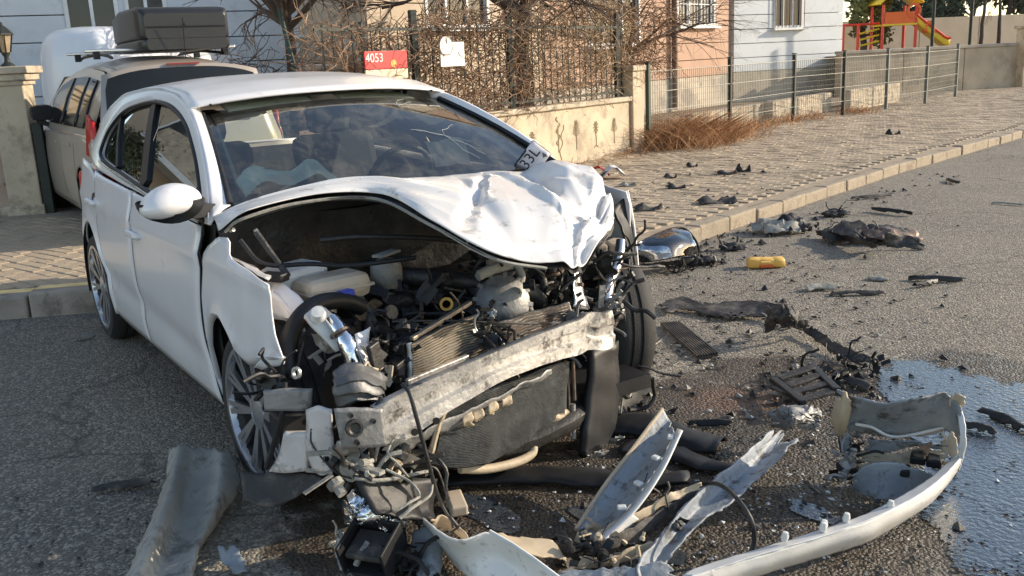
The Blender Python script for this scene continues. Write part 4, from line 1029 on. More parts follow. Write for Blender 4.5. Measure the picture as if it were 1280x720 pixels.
# left wing: stub and dark liner edge seen end-on
P = [[Vector((x, ybody(-.2, z)+.03*max(0, x+.2), z)) for z in np.linspace(.30, .97-.15*max(0, x+.25), 12)] for x in np.linspace(-.41, .02, 9)]
P = [[Vector((p.x, p.y, max(p.z, .33+math.sqrt(max(0, .385**2-p.x**2)))+.001*j) if p.z < .72 else p) for j, p in enumerate(r)] for r in P]
MB().grid(crumple(P, .012, 7, 3)).build('front_wing', PAINT, car, smooth=40, th=.006)
sheet('wheel_arch_liner', [[pr(768, 262, x=.02), pr(780, 300, x=.08), pr(786, 360, x=.16), pr(782, 440, x=.2)], [pr(786, 240, x=-.02), pr(793, 300, x=.0), pr(800, 370, x=.04), pr(800, 450, x=.08)]], BLK, car, 10, 22, .008, .012, 9, 2, .004)
MB().tube(crs([pr(784, 238, x=-.0), pr(791, 275, x=.01), pr(796, 320, x=.03), pr(799, 372, x=.05)], 24), .007, 6).build('wing_edge', PAINT, car, smooth=60)
MB().tube(crs([pr(799, 372, x=.06), pr(796, 420, x=.1), pr(789, 470, x=.15), pr(778, 515, x=.2), pr(768, 560, x=.26)], 24), .005, 6).build('loose_trim_edge', GREYP, car, smooth=60)
# bonnet
HC = [  # rear, mid1, mid2, front
    [(-.47, -.80, .995), (-.38, -.845, 1.0), (-.28, -.865, .995), tuple(pr(273, 289, y=-.875))],
    [(-.46, -.66, 1.015), (-.36, -.72, 1.04), (-.26, -.76, 1.045), tuple(pr(308, 263, z=1.045))],
    [(-.40, -.42, 1.035), (-.31, -.46, 1.075), (-.2, -.49, 1.09), tuple(pr(395, 242, z=1.075))],
    [(-.36, -.20, 1.045), (-.25, -.26, 1.085), (-.10, -.31, 1.09), tuple(pr(478, 244, z=1.05))],
    [(-.34, .0, 1.05), (-.14, -.08, 1.08), (.10, -.20, 1.06), tuple(pr(540, 276, z=.995))],
    [(-.34, .18, 1.05), (-.08, .08, 1.07), (.26, -.10, 1.02), tuple(pr(600, 309, z=.93))],
    [(-.36, .34, 1.045), (-.04, .22, 1.06), (.36, .05, .99), tuple(pr(655, 326, z=.875))],
    [(-.38, .48, 1.04), (-.06, .36, 1.045), (.38, .20, .97), tuple(pr(700, 333, z=.84))],
    [(-.40, .58, 1.035), (-.10, .50, 1.0), (.30, .32, .985), tuple(pr(722, 333, z=.83))],
    [(-.42, .68, 1.03), tuple(pr(700, 206, x=-.10)), tuple(pr(742, 270, x=.36)), tuple(pr(748, 308, z=.86))],
    [(-.44, .74, 1.02), tuple(pr(734, 207, x=-.05)), tuple(pr(764, 246, x=.16)), tuple(pr(767, 280, x=.32))],
]
P = surf(HC, 170, 96)
rnd = random.Random(12); FOLD = []
for k in range(5):
    a = rnd.uniform(0, math.pi); FOLD.append((rnd.uniform(.70, 1.0), rnd.uniform(.15, .98), math.cos(a), math.sin(a), rnd.uniform(.018, .05), rnd.uniform(.08, .30), rnd.choice((-1, -1, 1))*rnd.uniform(.008, .026)))
FOLD += [(.53, .55, .97, .15, .022, .38, -.030), (.70, .5, .95, -.25, .03, .45, .022), (.93, .62, .5, .8, .05, .18, -.045), (.88, .75, .9, .3, .02, .3, .03), (.96, .5, .8, -.6, .03, .2, -.03), (.30, .5, .2, .97, .05, .3, .010)]
for i, row in enumerate(P):
    s_ = i/169
    for j, p in enumerate(row):
        t_ = j/95; amp = .006+.030*max(0, s_-.55)*1.6*(.25+.75*t_)
        n1 = noise.noise(Vector((s_*7, t_*3.5, 2.1))); n2 = 1-abs(noise.noise(Vector((s_*9+4, t_*5, .3))))*2; n3 = noise.noise(Vector((s_*22, t_*14, 1.)))
        z = n1*amp*.8 + n2*amp*.7 + n3*amp*.10
        # one deep valley running across the left part, one fold at the tip
        z += -.055*math.exp(-((s_-.80-.05*(t_-.4))/.030)**2)*max(0, min(1, (t_-.05)*4))*max(0, 1-t_*.55)
        z += .028*math.exp(-((s_-.72)/.05)**2)*t_
        z += -.030*math.exp(-((s_-.52-.12*(t_-.5))/.022)**2)*math.exp(-((t_-.55)/.3)**2)
        z += .016*math.exp(-((t_-.55-.3*(s_-.4))/.07)**2)*math.exp(-((s_-.42)/.2)**2)
        z += -.05*math.exp(-((s_-.93)/.05)**2-((t_-.62)/.13)**2)+.03*math.exp(-((s_-.89)/.02)**2-((t_-.7)/.2)**2)
        tri = lambda q: abs(q-math.floor(q)-.5)*2-.5
        wq = .35*noise.noise(Vector((s_*4, t_*4, 3.)))
        am = max(0, min(1, (s_-.60)*5))*(.35+.65*t_)
        z = z*(.55 if s_ > .6 else .75)+am*(.022*tri(3.4*s_+.9*t_+wq*.6)+.012*tri(2.1*t_-3.6*s_+.3+wq)+.003*tri(8.3*t_+5.*s_+wq*2))
        w1 = .012*noise.noise(Vector((s_*12, t_*12, 7.)))
        for (fs_, ft_, ca, sa, fw_, fl_, fa_) in FOLD:
            d_ = (s_-fs_)*ca+(t_-ft_)*sa+w1; l_ = -(s_-fs_)*sa+(t_-ft_)*ca
            if abs(d_) < fw_*2 and abs(l_) < fl_: z += fa_*max(0, 1-abs(d_)/fw_)*(1-(l_/fl_)**2)
        row[j] = p+Vector((z*.35, -z*.2, z))
MB().grid(P).build('bonnet', HOODP, car, smooth=22, th=.004, off=1)
P = [[P[min(int(i*169/91+.5), 169)][min(int(j*95/55+.5), 95)] for j in range(56)] for i in range(92)]
Q = [[p-Vector((.004, -.004, .024+.02*math.sin(math.pi*j/55))) for j, p in enumerate(row)] for row in P]
MB().grid(Q).build('bonnet_underside', BLKD, car, smooth=50)
ln_ = MB()
for i0, i1, t0 in ((8, 40, .45), (10, 36, .8), (30, 60, .3)):
    ln_.tube([Q[i][int(t0*55)]-Vector((0, 0, .012)) for i in range(i0, i1, 3)], .012, 5)
ln_.build('bonnet_stiffener', DARKM, car, smooth=60)
MB().tube(crs([Q[2][54], Q[8][55], Q[16][55], Q[26][55], Q[36][55], Q[48][55], Q[60][55]], 50), .006, 5).build('bonnet_hem', GREYP, car, smooth=60)
MB().tube(crs([pr(584, 300, x=.52), pr(585, 309, x=.54), pr(591, 312, x=.55), pr(597, 306, x=.55)], 14), .003, 5).build('bonnet_wire_loop', GREYP, car)
# engine bay floor and lumps
def clutter(name, c, rad, n_, m_, seed, par=car, sc=1.):
    rnd = random.Random(seed); b_ = MB()
    for k in range(n_):
        p = Vector(c)+Vector((rnd.uniform(-1, 1)*rad[0], rnd.uniform(-1, 1)*rad[1], rnd.uniform(-1, 1)*rad[2])); q = rnd.random()
        d = Vector((rnd.gauss(0, 1), rnd.gauss(0, 1), rnd.gauss(0, 1))).normalized()
        if q < .3: b_.bar(p, p+d*rnd.uniform(.03, .13)*sc, rnd.uniform(.008, .03)*sc, rnd.uniform(.004, .02)*sc)
        elif q < .55:
            pts = [p]
            for w_ in range(5): d = (d+Vector((rnd.gauss(0, .5), rnd.gauss(0, .5), rnd.gauss(0, .5)))).normalized(); pts.append(pts[-1]+d*.045*sc)
            b_.tube(crs(pts, 12), rnd.uniform(.003, .010)*sc, 6)
        elif q < .8:
            a = d.orthogonal().normalized()*rnd.uniform(.03, .08)*sc; c2 = d*rnd.uniform(.03, .07)*sc
            G_ = [[p+a*(i/4-.5)+c2*(j/4-.5) for j in range(5)] for i in range(5)]; b_.grid(crumple(G_, .010*sc, 22, seed+k, .006*sc))
        else:
            r_ = rnd.uniform(.012, .035)*sc; b_.lathe([(0, 0), (r_, 0), (r_, .02*sc), (r_*.6, .025*sc), (r_*.6, .05*sc), (0, .05*sc)], p, d, 10)
    return b_.build(name, m_, par, smooth=35, kind='stuff')
MB().box((.0, .0, .20), (.85, 1.3, .06)).build('undertray', BLK, car)
eng = MB(); eng.box((-.02, .22, .46), (.34, .52, .34)); eng.box((-.05, .20, .66), (.30, .46, .07)); eng.box((-.02, -.22, .40), (.30, .34, .26)); eng.tube([(-.05, -.3, .62), (-.05, .4, .66)], .05, 10); eng.tube(crs([(.12, .4, .4), (.2, .2, .62), (.05, -.1, .70), (-.15, -.3, .72)], 20), .038, 10)
for k in range(5): eng.tube([(.02, .02+k*.1, .70), (.14, .02+k*.1, .64), (.17, .02+k*.1, .48)], .022, 8)
eng.build('engine', DARKM, car, bev=.012, smooth=40)
al = MB(); c = pr(628, 378, x=.25); ax_ = Vector((.75, -.35, .35)).normalized()
al.lathe([(0, .06), (.05, .06), (.075, .045), (.105, .02), (.112, -.04), (.09, -.09), (0, -.09)], c, ax_, 24)
for k in range(12): al.bar(c+Vector((0, 0, 0))+ax_*.03+(ax_.orthogonal().normalized() @ Matrix.Rotation(k*math.pi/6, 3, ax_))*.05, c+ax_*.01+(ax_.orthogonal().normalized() @ Matrix.Rotation(k*math.pi/6, 3, ax_))*.115, .016, .02, up=ax_)
al.build('alternator', STEEL, car, smooth=40)
MB().tube(crs([pr(597, 345, x=.2), pr(615, 337, x=.2), pr(640, 330, x=.2)], 10), .022, 8).build('coolant_pipe', GREYP, car, smooth=60)
MB().tube(crs([pr(646, 330, x=.22), pr(653, 345, x=.24), pr(650, 360, x=.25), pr(660, 380, x=.26), pr(664, 392, x=.27)], 14), .014, 8).build('engine_hose', GREYP, car, smooth=60)
cl_ = MB(); c0 = pr(690, 352, x=.12); cpts = []
for k in range(90): a = k*.36; cpts.append(c0+Vector((.045*math.cos(a), .045*math.sin(a), -.09+.0025*k)))
cl_.tube(cpts, .009, 6); cl_.build('coil_spring', COPPER, car, smooth=60)
MB().tube([c0-Vector((0, 0, .3)), c0+Vector((0, 0, .14))], .024, 10).build('damper', DARKM, car, smooth=60)
MB().box(pr(368, 346, x=-.12), (.16, .22, .10), Matrix.Rotation(.3, 3, 'Z')).build('washer_tank', WHPL, car, bev=.03)
c = pr(414, 359, x=.02)
tk = MB().box(c, (.16, .27, .10), Matrix.Rotation(.15, 3, 'Z')).build('coolant_tank', CREAM, car, bev=.035)
MB().box(c+Vector((0, .0, .0)), (.168, .278, .012), Matrix.Rotation(.15, 3, 'Z')).build('tank_seam', CREAM, tk, bev=.003)
MB().box(pr(432, 368, x=.13), (.04, .062, .034), Matrix.Rotation(.3, 3, 'Z')).build('tank_cap', BLUE, tk, bev=.008)
c = pr(483, 340, x=-.05); b_ = MB(); b_.lathe([(0, .05), (.035, .05), (.06, .03), (.065, -.03), (.04, -.06), (.03, -.12), (0, -.12)], c, (.1, -.1, 1), 16); b_.build('brake_fluid_reservoir', GREYP, car, smooth=50)
MB().box(pr(483, 317, x=-.05), (.05, .13, .012), Matrix.Rotation(.5, 3, 'Z')).build('reservoir_clip', GREYP, car, bev=.004)
MB().lathe([(.016, -.006), (.026, -.006), (.026, .006), (.016, .006), (.016, -.006)], pr(558, 380, x=.24), (.8, -.4, .1), 14).build('oil_dipstick_ring', YEL, car, smooth=40)
MB().tube(crs([pr(563, 398, x=.3), pr(566, 388, x=.3), pr(574, 388, x=.3), pr(580, 391, x=.3)], 12), .003, 5).build('hose_clip', GALV, car)
for k, (pts, r_, m_) in enumerate([([(300, 300), (330, 330), (390, 330), (440, 332), (520, 322)], .009, BLK), ([(445, 360), (465, 395), (480, 430), (505, 450)], .010, GREYP), ([(470, 345), (500, 375), (540, 378), (575, 372)], .011, DARKM), ([(320, 290), (345, 325), (360, 345)], .012, DARKM), ([(400, 300), (460, 296), (560, 300), (620, 318)], .010, DARKM), ([(455, 330), (500, 345), (520, 400), (545, 420)], .016, BLK), ([(575, 330), (600, 370), (640, 400)], .012, BLK)]):
    MB().tube(crs([pr(u, v, x=-.12+.06*i) for i, (u, v) in enumerate(pts)], 24), r_, 7).build('hose', m_, car, smooth=60)
clutter('engine_loom', (.05, -.1, .62), (.22, .5, .12), 70, BLK, 3); clutter('broken_brackets', (.1, .0, .55), (.25, .55, .15), 90, DARKM, 4, sc=.8); clutter('dark_hoses', (.1, .0, .58), (.25, .55, .15), 80, BLK, 44, sc=.9)
clutter('broken_clips', (.0, -.1, .60), (.3, .6, .16), 12, GREYP, 5, sc=.5); clutter('shattered_metal', (.25, .1, .5), (.15, .45, .15), 36, COPPER, 6)
MB().tube(crs([pr(318, 290, x=-.2), pr(322, 287, x=-.2)], 3), .010, 8).build('bolt', GALV, car); MB().tube(crs([pr(288, 288, x=-.22), pr(292, 287, x=-.2)], 3), .008, 8).build('bolt', GALV, car)
# right front chassis leg and lamp mount
sheet('inner_wing_rail', [[pr(345, 345, x=.0), pr(362, 360, x=.08), pr(388, 388, x=.2)], [pr(338, 362, x=.02), pr(352, 380, x=.1), pr(372, 402, x=.2)]], PAINT, car, 8, 14, .008, .008, 10, 3)
MB().box(pr(343, 346, x=.02), (.10, .05, .03), Matrix.Rotation(.5, 3, 'Z')).build('rail_bracket', BLK, car, bev=.006)
sheet('inner_wing_panel', [[pr(338, 362, x=.06), pr(352, 372, x=.1), pr(368, 395, x=.16)], [pr(340, 396, x=.06), pr(352, 400, x=.12), pr(364, 405, x=.18)]], PAINT, car, 6, 10, .005, .008, 10, 4)
MB().tube(crs([pr(452, 384, x=.12), pr(430, 376, x=.14), pr(400, 379, x=.18), pr(376, 396, x=.22), pr(362, 422, x=.25), pr(360, 452, x=.28), pr(366, 474, x=.3)], 30), .032, 10).build('air_duct_ring', BLK, car, smooth=60)
sheet('lamp_cavity', [[pr(372, 405, x=.1), pr(410, 395, x=.1), pr(450, 400, x=.1)], [pr(362, 480, x=.15), pr(410, 490, x=.15), pr(460, 490, x=.15)]], BLK, car, 6, 6, .006)
sheet('washer_filler_neck', [[pr(380, 396, x=.32), pr(397, 384, x=.30), pr(415, 396, x=.30)], [pr(392, 412, x=.36), pr(408, 408, x=.36), pr(424, 412, x=.34)], [pr(420, 440, x=.4), pr(430, 436, x=.4), pr(440, 436, x=.38)]], WHPL, car, 12, 8, .02, .004, 9)
MB().lathe([(0, .02), (.022, .018), (.024, 0), (.028, -.01)], pr(398, 393, x=.37), (.6, -.3, .7), 16).build('filler_cap', WHPL, car, smooth=40)
MB().tube(crs([pr(414, 400, x=.36), pr(424, 412, x=.4), pr(436, 434, x=.44), pr(444, 460, x=.46)], 16), [.026]*8+[.032]*8, 12).build('lamp_reflector_tube', CHROME, car, smooth=60)
MB().lathe([(.030, -.004), (.036, -.004), (.036, .004), (.030, .004), (.030, -.004)], pr(425, 416, x=.41), pr(436, 434, x=.44)-pr(424, 412, x=.4), 18).build('pipe_clamp', COPPER, car)
P = surf([[pr(418, 468, x=.55), pr(440, 455, x=.56), pr(465, 462, x=.56), pr(480, 470, x=.55)], [pr(414, 485, x=.62), pr(445, 480, x=.66), pr(470, 485, x=.65), pr(484, 490, x=.6)], [pr(420, 510, x=.6), pr(445, 506, x=.64), pr(470, 505, x=.64), pr(482, 506, x=.6)]], 14, 16)
P = [[p+Vector((.016*abs(math.sin(i*.9))-.008, 0, .004*math.sin(i*2.1))) for p in r] for i, r in enumerate(P)]
MB().grid(crumple(P, .012, 15, 7)).build('crush_can', CANM, car, smooth=30, th=.006)
sheet('lamp_edge_panel', [[pr(444, 418, x=.45), pr(462, 410, x=.42)], [pr(447, 435, x=.47), pr(461, 430, x=.45)], [pr(458, 463, x=.5), pr(464, 452, x=.47)]], PAINT, car, 8, 5, .004, .004, 12)
clutter('crushed_lamp_bits', pr(485, 440, x=.45), (.07, .07, .09), 40, BLK, 8, sc=.7); clutter('torn_lamp_shards', pr(475, 450, x=.5), (.04, .04, .07), 14, CREAM, 9, sc=.6)
clutter('front_corner_bits', pr(405, 440, x=.30), (.05, .06, .08), 14, GREYP, 10, sc=.8)
for (u, v, x, sx) in [(470, 450, .52, (.02, .05, .12)), (505, 432, .46, (.05, .06, .05)), (498, 462, .5, (.05, .06, .07))]:
    MB().box(pr(u, v, x=x), sx, Matrix.Rotation(.4, 3, 'Z') @ Matrix.Rotation(.2, 3, 'X')).build('broken_bracket', DARKM, car, bev=.004)
# bumper beam with end plate
top = [(470, 510, .74), (500, 492, .74), (560, 466, .73), (620, 440, .71), (680, 416, .66), (735, 396, .58), (766, 388, .52)]
bot = [(476, 556, .74), (506, 549, .74), (562, 514, .73), (622, 479, .71), (682, 455, .66), (735, 440, .58), (768, 434, .52)]
A_ = [pr(u, v, x=x) for u, v, x in top]; B_ = [pr(u, v, x=x) for u, v, x in bot]
rows = [[p+Vector((-.035, 0, -.004)) for p in A_], A_, [a.lerp(c, .30)+Vector((-.004, 0, 0)) for a, c in zip(A_, B_)], [a.lerp(c, .36)+Vector((-.018, 0, 0)) for a, c in zip(A_, B_)], [a.lerp(c, .62)+Vector((-.018, 0, 0)) for a, c in zip(A_, B_)], [a.lerp(c, .68)+Vector((-.002, 0, 0)) for a, c in zip(A_, B_)], B_, [p+Vector((-.09, 0, .0)) for p in B_]]
P = [crs(r, 60) for r in rows]
for r in P:
    for k in range(60):
        a = k/59; r[k] = r[k]+noise.noise_vector(r[k]*9)*(.004+.022*max(0, a-.75)*4)+Vector((-.02*math.exp(-((a-.86)/.035)**2), 0, 0))
beam = MB().grid(P).build('bumper_beam', ALUD, car, smooth=32, th=.004)
for u, v, x in [(518, 540, .742), (545, 526, .738)]: MB().lathe([(0, .0), (.012, .0), (.012, .004), (0, .004)], pr(u, v, x=x+.012), (1, -.2, .1), 12).build('bolt_hole', BLK, beam)
pl_ = surf([[pr(418, 512, x=.72), pr(450, 511, x=.745), pr(478, 512, x=.76)], [pr(422, 536, x=.72), pr(452, 534, x=.745), pr(480, 534, x=.76)], [pr(426, 560, x=.72), pr(455, 560, x=.745), pr(484, 557, x=.76)]], 12, 16)
ep_ = MB().grid(crumple(pl_, .004, 12, 2)).build('beam_end_plate', STEEL, car, smooth=40, th=.012)
for u, v, r_ in [(443, 535, .019), (438, 519, .006), (446, 553, .006), (466, 526, .006)]:
    MB().lathe([(0, .006), (r_*.7, .006), (r_, .012), (r_*1.35, .012), (r_*1.5, .0)], pr(u, v, x=.752), (1, -.25, .15), 18).build('bolt_hole', DARKM, ep_, smooth=40)
sheet('beam_flange', [[pr(500, 556, x=.73), pr(560, 526, x=.72), pr(640, 487, x=.69), pr(690, 462, x=.64)], [pr(504, 566, x=.70), pr(564, 536, x=.69), pr(640, 496, x=.66), pr(690, 468, x=.62)]], STEEL, car, 5, 30, .004, .012, 14, 4, .004)
for (u, v, x) in [(588, 512, .68), (608, 502, .67), (625, 494, .66), (575, 520, .69)]:
    sheet('bent_clip_tab', [[pr(u, v, x=x), pr(u+14, v-6, x=x)], [pr(u+3, v+12, x=x+.03), pr(u+16, v+6, x=x+.03)], [pr(u+2+u % 5, v+17+u % 7, x=x), pr(u+12+u % 6, v+13, x=x)]], TAN, car, 10, 8, .004, .010, 14, u, tear=.25)
MB().tube(crs([pr(556, 512, x=.72), pr(548, 530, x=.71), pr(543, 550, x=.70), pr(536, 575, x=.68)], 12), [.012, .011, .012, .010, .011, .012, .010, .01, .01, .012, .01, .01], 6).build('broken_stay', TAN, car)
# condenser halves with fins
def core(name, tl, tr_, bl, br, m_, nf, fm, bend=.02):
    T = [pr(*p[:2], x=p[2]) for p in (tl, tr_, bl, br)]
    P = [[T[0].lerp(T[2], j/9).lerp(T[1].lerp(T[3], j/9), i/17)+Vector((bend*math.sin(i*.5)*.5, 0, 0)) for j in range(10)] for i in range(18)]
    crumple(P, bend*.4, 9, nf); o = MB().grid(P).build(name, m_, car, smooth=40, th=.03)
    fb = MB()
    for k in range(nf):
        f_ = (k+.5)/nf*9; j = min(int(f_), 8); q = f_-j
        fb.tube([P[i][j].lerp(P[i][j+1], q)+Vector((.021, -.005, .003)) for i in range(18)], .0034, 4)
    fb.build('cooling_fins', fm, o, kind='stuff')
    for e in (0, 17): MB().tube([P[e][j] for j in range(10)], .014, 8).build('tank_tube', ALUD, o, smooth=60)
    return o
core('condenser', (512, 428, .50), (604, 388, .42), (514, 476, .53), (612, 438, .46), FIND, 15, FIN)
core('condenser', (612, 404, .42), (706, 378, .34), (606, 446, .46), (712, 414, .38), FIND, 10, COPPER)
MB().bar(pr(508, 478, x=.56), pr(585, 446, x=.52), .02, .02).build('condenser_rail', ALUD, car, bev=.004)
MB().bar(pr(514, 424, x=.5), pr(588, 378, x=.40), .02, .015).build('condenser_rail', FIN, car, bev=.004)
sheet('cracked_end_cap', [[pr(676, 392, x=.36), pr(705, 382, x=.35)], [pr(690, 410, x=.37), pr(708, 402, x=.36)], [pr(682, 430, x=.38), pr(712, 424, x=.37)]], TAN, car, 8, 6, .02, .01, 14)
clutter('dangling_connectors', pr(612, 420, x=.48), (.03, .05, .09), 26, DARKM, 12, sc=.8); clutter('connector_shards', pr(610, 405, x=.5), (.03, .06, .05), 12, GALV, 13, sc=.45)
clutter('torn_brackets', pr(716, 412, x=.4), (.04, .05, .06), 16, STEEL, 14, sc=.8)
sheet('radiator_core', [[pr(548, 510, x=.64), pr(600, 490, x=.60), pr(650, 472, x=.54), pr(708, 450, x=.46)], [pr(552, 545, x=.66), pr(600, 535, x=.62), pr(650, 515, x=.54), pr(706, 490, x=.46)], [pr(540, 580, x=.60), pr(592, 582, x=.60), pr(645, 560, x=.54), pr(706, 524, x=.46)]], FIND, car, 24, 40, .02, .010, 5, 9)
R_ = bpy.data.objects['radiator_core']
Pq = surf([[pr(548, 510, x=.66), pr(600, 490, x=.62), pr(650, 472, x=.56), pr(708, 450, x=.48)], [pr(552, 545, x=.68), pr(600, 535, x=.64), pr(650, 515, x=.56), pr(706, 490, x=.48)], [pr(540, 580, x=.62), pr(592, 582, x=.62), pr(645, 560, x=.56), pr(706, 524, x=.48)]], 46, 40)
crumple(Pq, .010, 5, 9); fb = MB()
for r in Pq: fb.tube(r, .0022, 4)
fb.build('cooling_fins', FIND, R_, kind='stuff')
sheet('sunlit_radiator_corner', [[pr(690, 478, x=.47), pr(700, 455, x=.46), pr(708, 452, x=.45)], [pr(676, 512, x=.50), pr(692, 505, x=.48), pr(704, 500, x=.46)], [pr(686, 532, x=.50), pr(700, 528, x=.49), pr(712, 518, x=.47)]], FIN, car, 12, 10, .006, .012, 14, 3)  # lighter tan sheet paints the sun falling on the radiator fins
MB().tube(crs([pr(575, 586, x=.56), pr(610, 586, x=.56), pr(645, 578, x=.55), pr(664, 568, x=.54), pr(667, 558, x=.53)], 24), .017, 10).build('radiator_hose', TAN, car, smooth=60)
for k, (a, c, r_, m_) in enumerate([((716, 452, .45), (718, 500, .46), .008, COPPER), ((709, 455, .44), (713, 545, .47), .006, COPPER), ((716, 505, .46), (717, 548, .47), .011, STEEL)]):
    MB().tube([pr(a[0], a[1], x=a[2]), pr(c[0], c[1], x=c[2])], r_, 7).build('thin_pipe', m_, car, smooth=60)
# black duct, left corner
sheet('black_air_duct', [[pr(738, 440, x=.44), pr(768, 425, x=.38)], [pr(734, 490, x=.46), pr(770, 480, x=.40)], [pr(728, 540, x=.48), pr(764, 545, x=.42)], [pr(728, 570, x=.5), pr(758, 572, x=.44)]], BLK, car, 16, 8, .03, .012, 9, 5)
MB().tube(crs([pr(776, 300, x=.18), pr(774, 318, x=.2), pr(768, 338, x=.24), pr(760, 355, x=.28), pr(756, 380, x=.31)], 22), [.020+.012*(k/21) for k in range(22)], 12).build('bent_aluminium_strut', ALLOY, car, smooth=60)
MB().tube(crs([pr(779, 292, x=.16), pr(786, 300, x=.14), pr(792, 322, x=.12), pr(794, 335, x=.12)], 14), .005, 6).build('cable', WIRE, car); MB().tube(crs([pr(795, 338, x=.12), pr(788, 352, x=.18), pr(778, 372, x=.26), pr(768, 390, x=.32)], 14), .008, 6).build('cable', DARKM, car)
clutter('strut_mount_bits', pr(756, 385, x=.34), (.05, .06, .05), 26, STEEL, 15, sc=.8); clutter('left_corner_bits', pr(745, 345, x=.2), (.08, .10, .10), 40, DARKM, 16, sc=1.1)
sheet('blue_bracket', [[pr(715, 338, x=.3), pr(722, 336, x=.28)], [pr(717, 365, x=.34), pr(727, 362, x=.3)], [pr(716, 385, x=.36), pr(738, 388, x=.34)]], ALLOY, car, 8, 6, .006, .01, 14)
clutter('suspension_bits', pr(785, 470, x=.2), (.06, .06, .16), 36, DARKM, 17, sc=1.1); clutter('steel_shards', pr(790, 455, x=.22), (.03, .03, .08), 14, STEEL, 18, sc=.5)
MB().tube(crs([pr(778, 500, x=.3), pr(772, 540, x=.34), pr(765, 560, x=.36), pr(774, 590, x=.4)], 18), .004, 6).build('cable', GREYP, car)
sheet('torn_wheel_liner', [[pr(770, 478, x=.2), pr(795, 470, x=.15), pr(812, 478, x=.1)], [pr(768, 510, x=.24), pr(800, 515, x=.2), pr(818, 505, x=.14)], [pr(772, 528, x=.26), pr(805, 530, x=.22), pr(820, 522, x=.16)]], BLK, car, 12, 12, .006, .015, 11, 3)
sheet('front_subframe', [[(.10, -.7, .17), (.12, 0, .16), (.10, .7, .18)], [(.42, -.62, .20), (.5, 0, .17), (.30, .6, .2)], [(.44, -.62, .14), (.52, 0, .12), (.32, .6, .14)]], DARKM, car, 10, 20, .03, .01, 8)
# right front corner ahead of the wheel
sheet('corner_plate', [[pr(330, 487, x=.42), pr(360, 486, x=.46), pr(390, 486, x=.5)], [pr(332, 512, x=.42), pr(360, 514, x=.46), pr(390, 513, x=.5)]], STEEL, car, 8, 12, .02, .004, 10)
sheet('corner_panel', [[pr(384, 512, x=.52), pr(398, 508, x=.58), pr(416, 512, x=.62)], [pr(384, 555, x=.52), pr(398, 550, x=.58), pr(416, 556, x=.62)], [pr(388, 585, x=.52), pr(400, 596, x=.58), pr(412, 592, x=.62)]], DIRTP, car, 14, 10, .008, .008, 9, 2)
sheet('corner_bracket', [[pr(355, 541, x=.44), pr(370, 540, x=.46), pr(385, 540, x=.5)], [pr(350, 568, x=.42), pr(368, 566, x=.46), pr(386, 566, x=.5)], [pr(338, 588, x=.40), pr(362, 590, x=.45), pr(386, 588, x=.5)]], DIRTP, car, 10, 12, .02, .003, 10)
MB().box(pr(372, 528, x=.38), (.10, .16, .10)).build('dark_block', BLK, car, bev=.01)
sheet('wing_tip_shard', [[pr(318, 458, x=.2), pr(340, 440, x=.3), pr(358, 446, x=.36)], [pr(330, 462, x=.22), pr(345, 458, x=.3), pr(356, 458, x=.36)]], PAINT, car, 6, 8, .004, .006, 11)
clutter('wing_bracket_bits', pr(350, 475, x=.35), (.05, .05, .03), 22, BLK, 19, sc=.8)
MB().lathe([(.012, 0), (.020, 0), (.020, .01), (.012, .01), (.012, 0)], pr(372, 466, x=.46), (.3, -.9, .2), 14).build('tow_ring', GALV, car)
MB().tube(crs([pr(356, 478, x=.42), pr(354, 510, x=.44), pr(345, 545, x=.43), pr(333, 585, x=.40)], 20), .010, 6).build('torn_seal', BLK, car, smooth=60)
sheet('torn_inner_liner', [[pr(300, 590, x=.3), pr(350, 592, x=.4), pr(400, 598, x=.52)], [pr(305, 625, x=.36), pr(350, 632, x=.46), pr(405, 600, x=.55)]], BLKD, car, 8, 14, .006, .012, 8, 4)
clutter('lower_front_scrap', pr(470, 580, x=.66), (.07, .14, .05), 40, DARKM, 20); clutter('lower_grey_scrap', pr(455, 575, x=.72), (.05, .12, .05), 22, GREYP, 21); clutter('lower_tan_scrap', pr(500, 575, x=.7), (.03, .05, .03), 9, TAN, 22, sc=.6)
sheet('hanging_shroud', [[pr(440, 596, x=.74), pr(490, 600, x=.74), pr(545, 600, x=.7)], [pr(455, 620, x=.78), pr(500, 630, x=.78), pr(545, 640, x=.74)], [pr(470, 645, x=.82), pr(510, 650, x=.82), pr(545, 655, x=.78)]], BLK, car, 10, 12, .008, .015, 10, 6)
# hanging wires at the front
for pts, r_, m_ in [([(503, 480, .74), (512, 492, .78), (520, 520, .80), (528, 550, .80), (536, 580, .80), (545, 612, .80), (558, 640, .82), (580, 668, .86)], .007, WIRE), ([(536, 582, .79), (548, 590, .8), (560, 628, .82), (566, 660, .84)], .004, WIRE), ([(540, 606, .8), (536, 620, .82), (515, 635, .84), (500, 648, .84)], .006, GREYP), ([(443, 598, .76), (480, 600, .78), (540, 588, .76)], .006, GREYP), ([(490, 402, .42), (560, 401, .46), (640, 404, .5), (712, 404, .46)], .004, WIRE), ([(430, 575, .74), (450, 592, .76), (465, 600, .78)], .006, WIRE)]:
    MB().tube(crs([pr(u, v, x=x) for u, v, x in pts], 40), r_, 6).build('hanging_wire', m_, car, smooth=60)

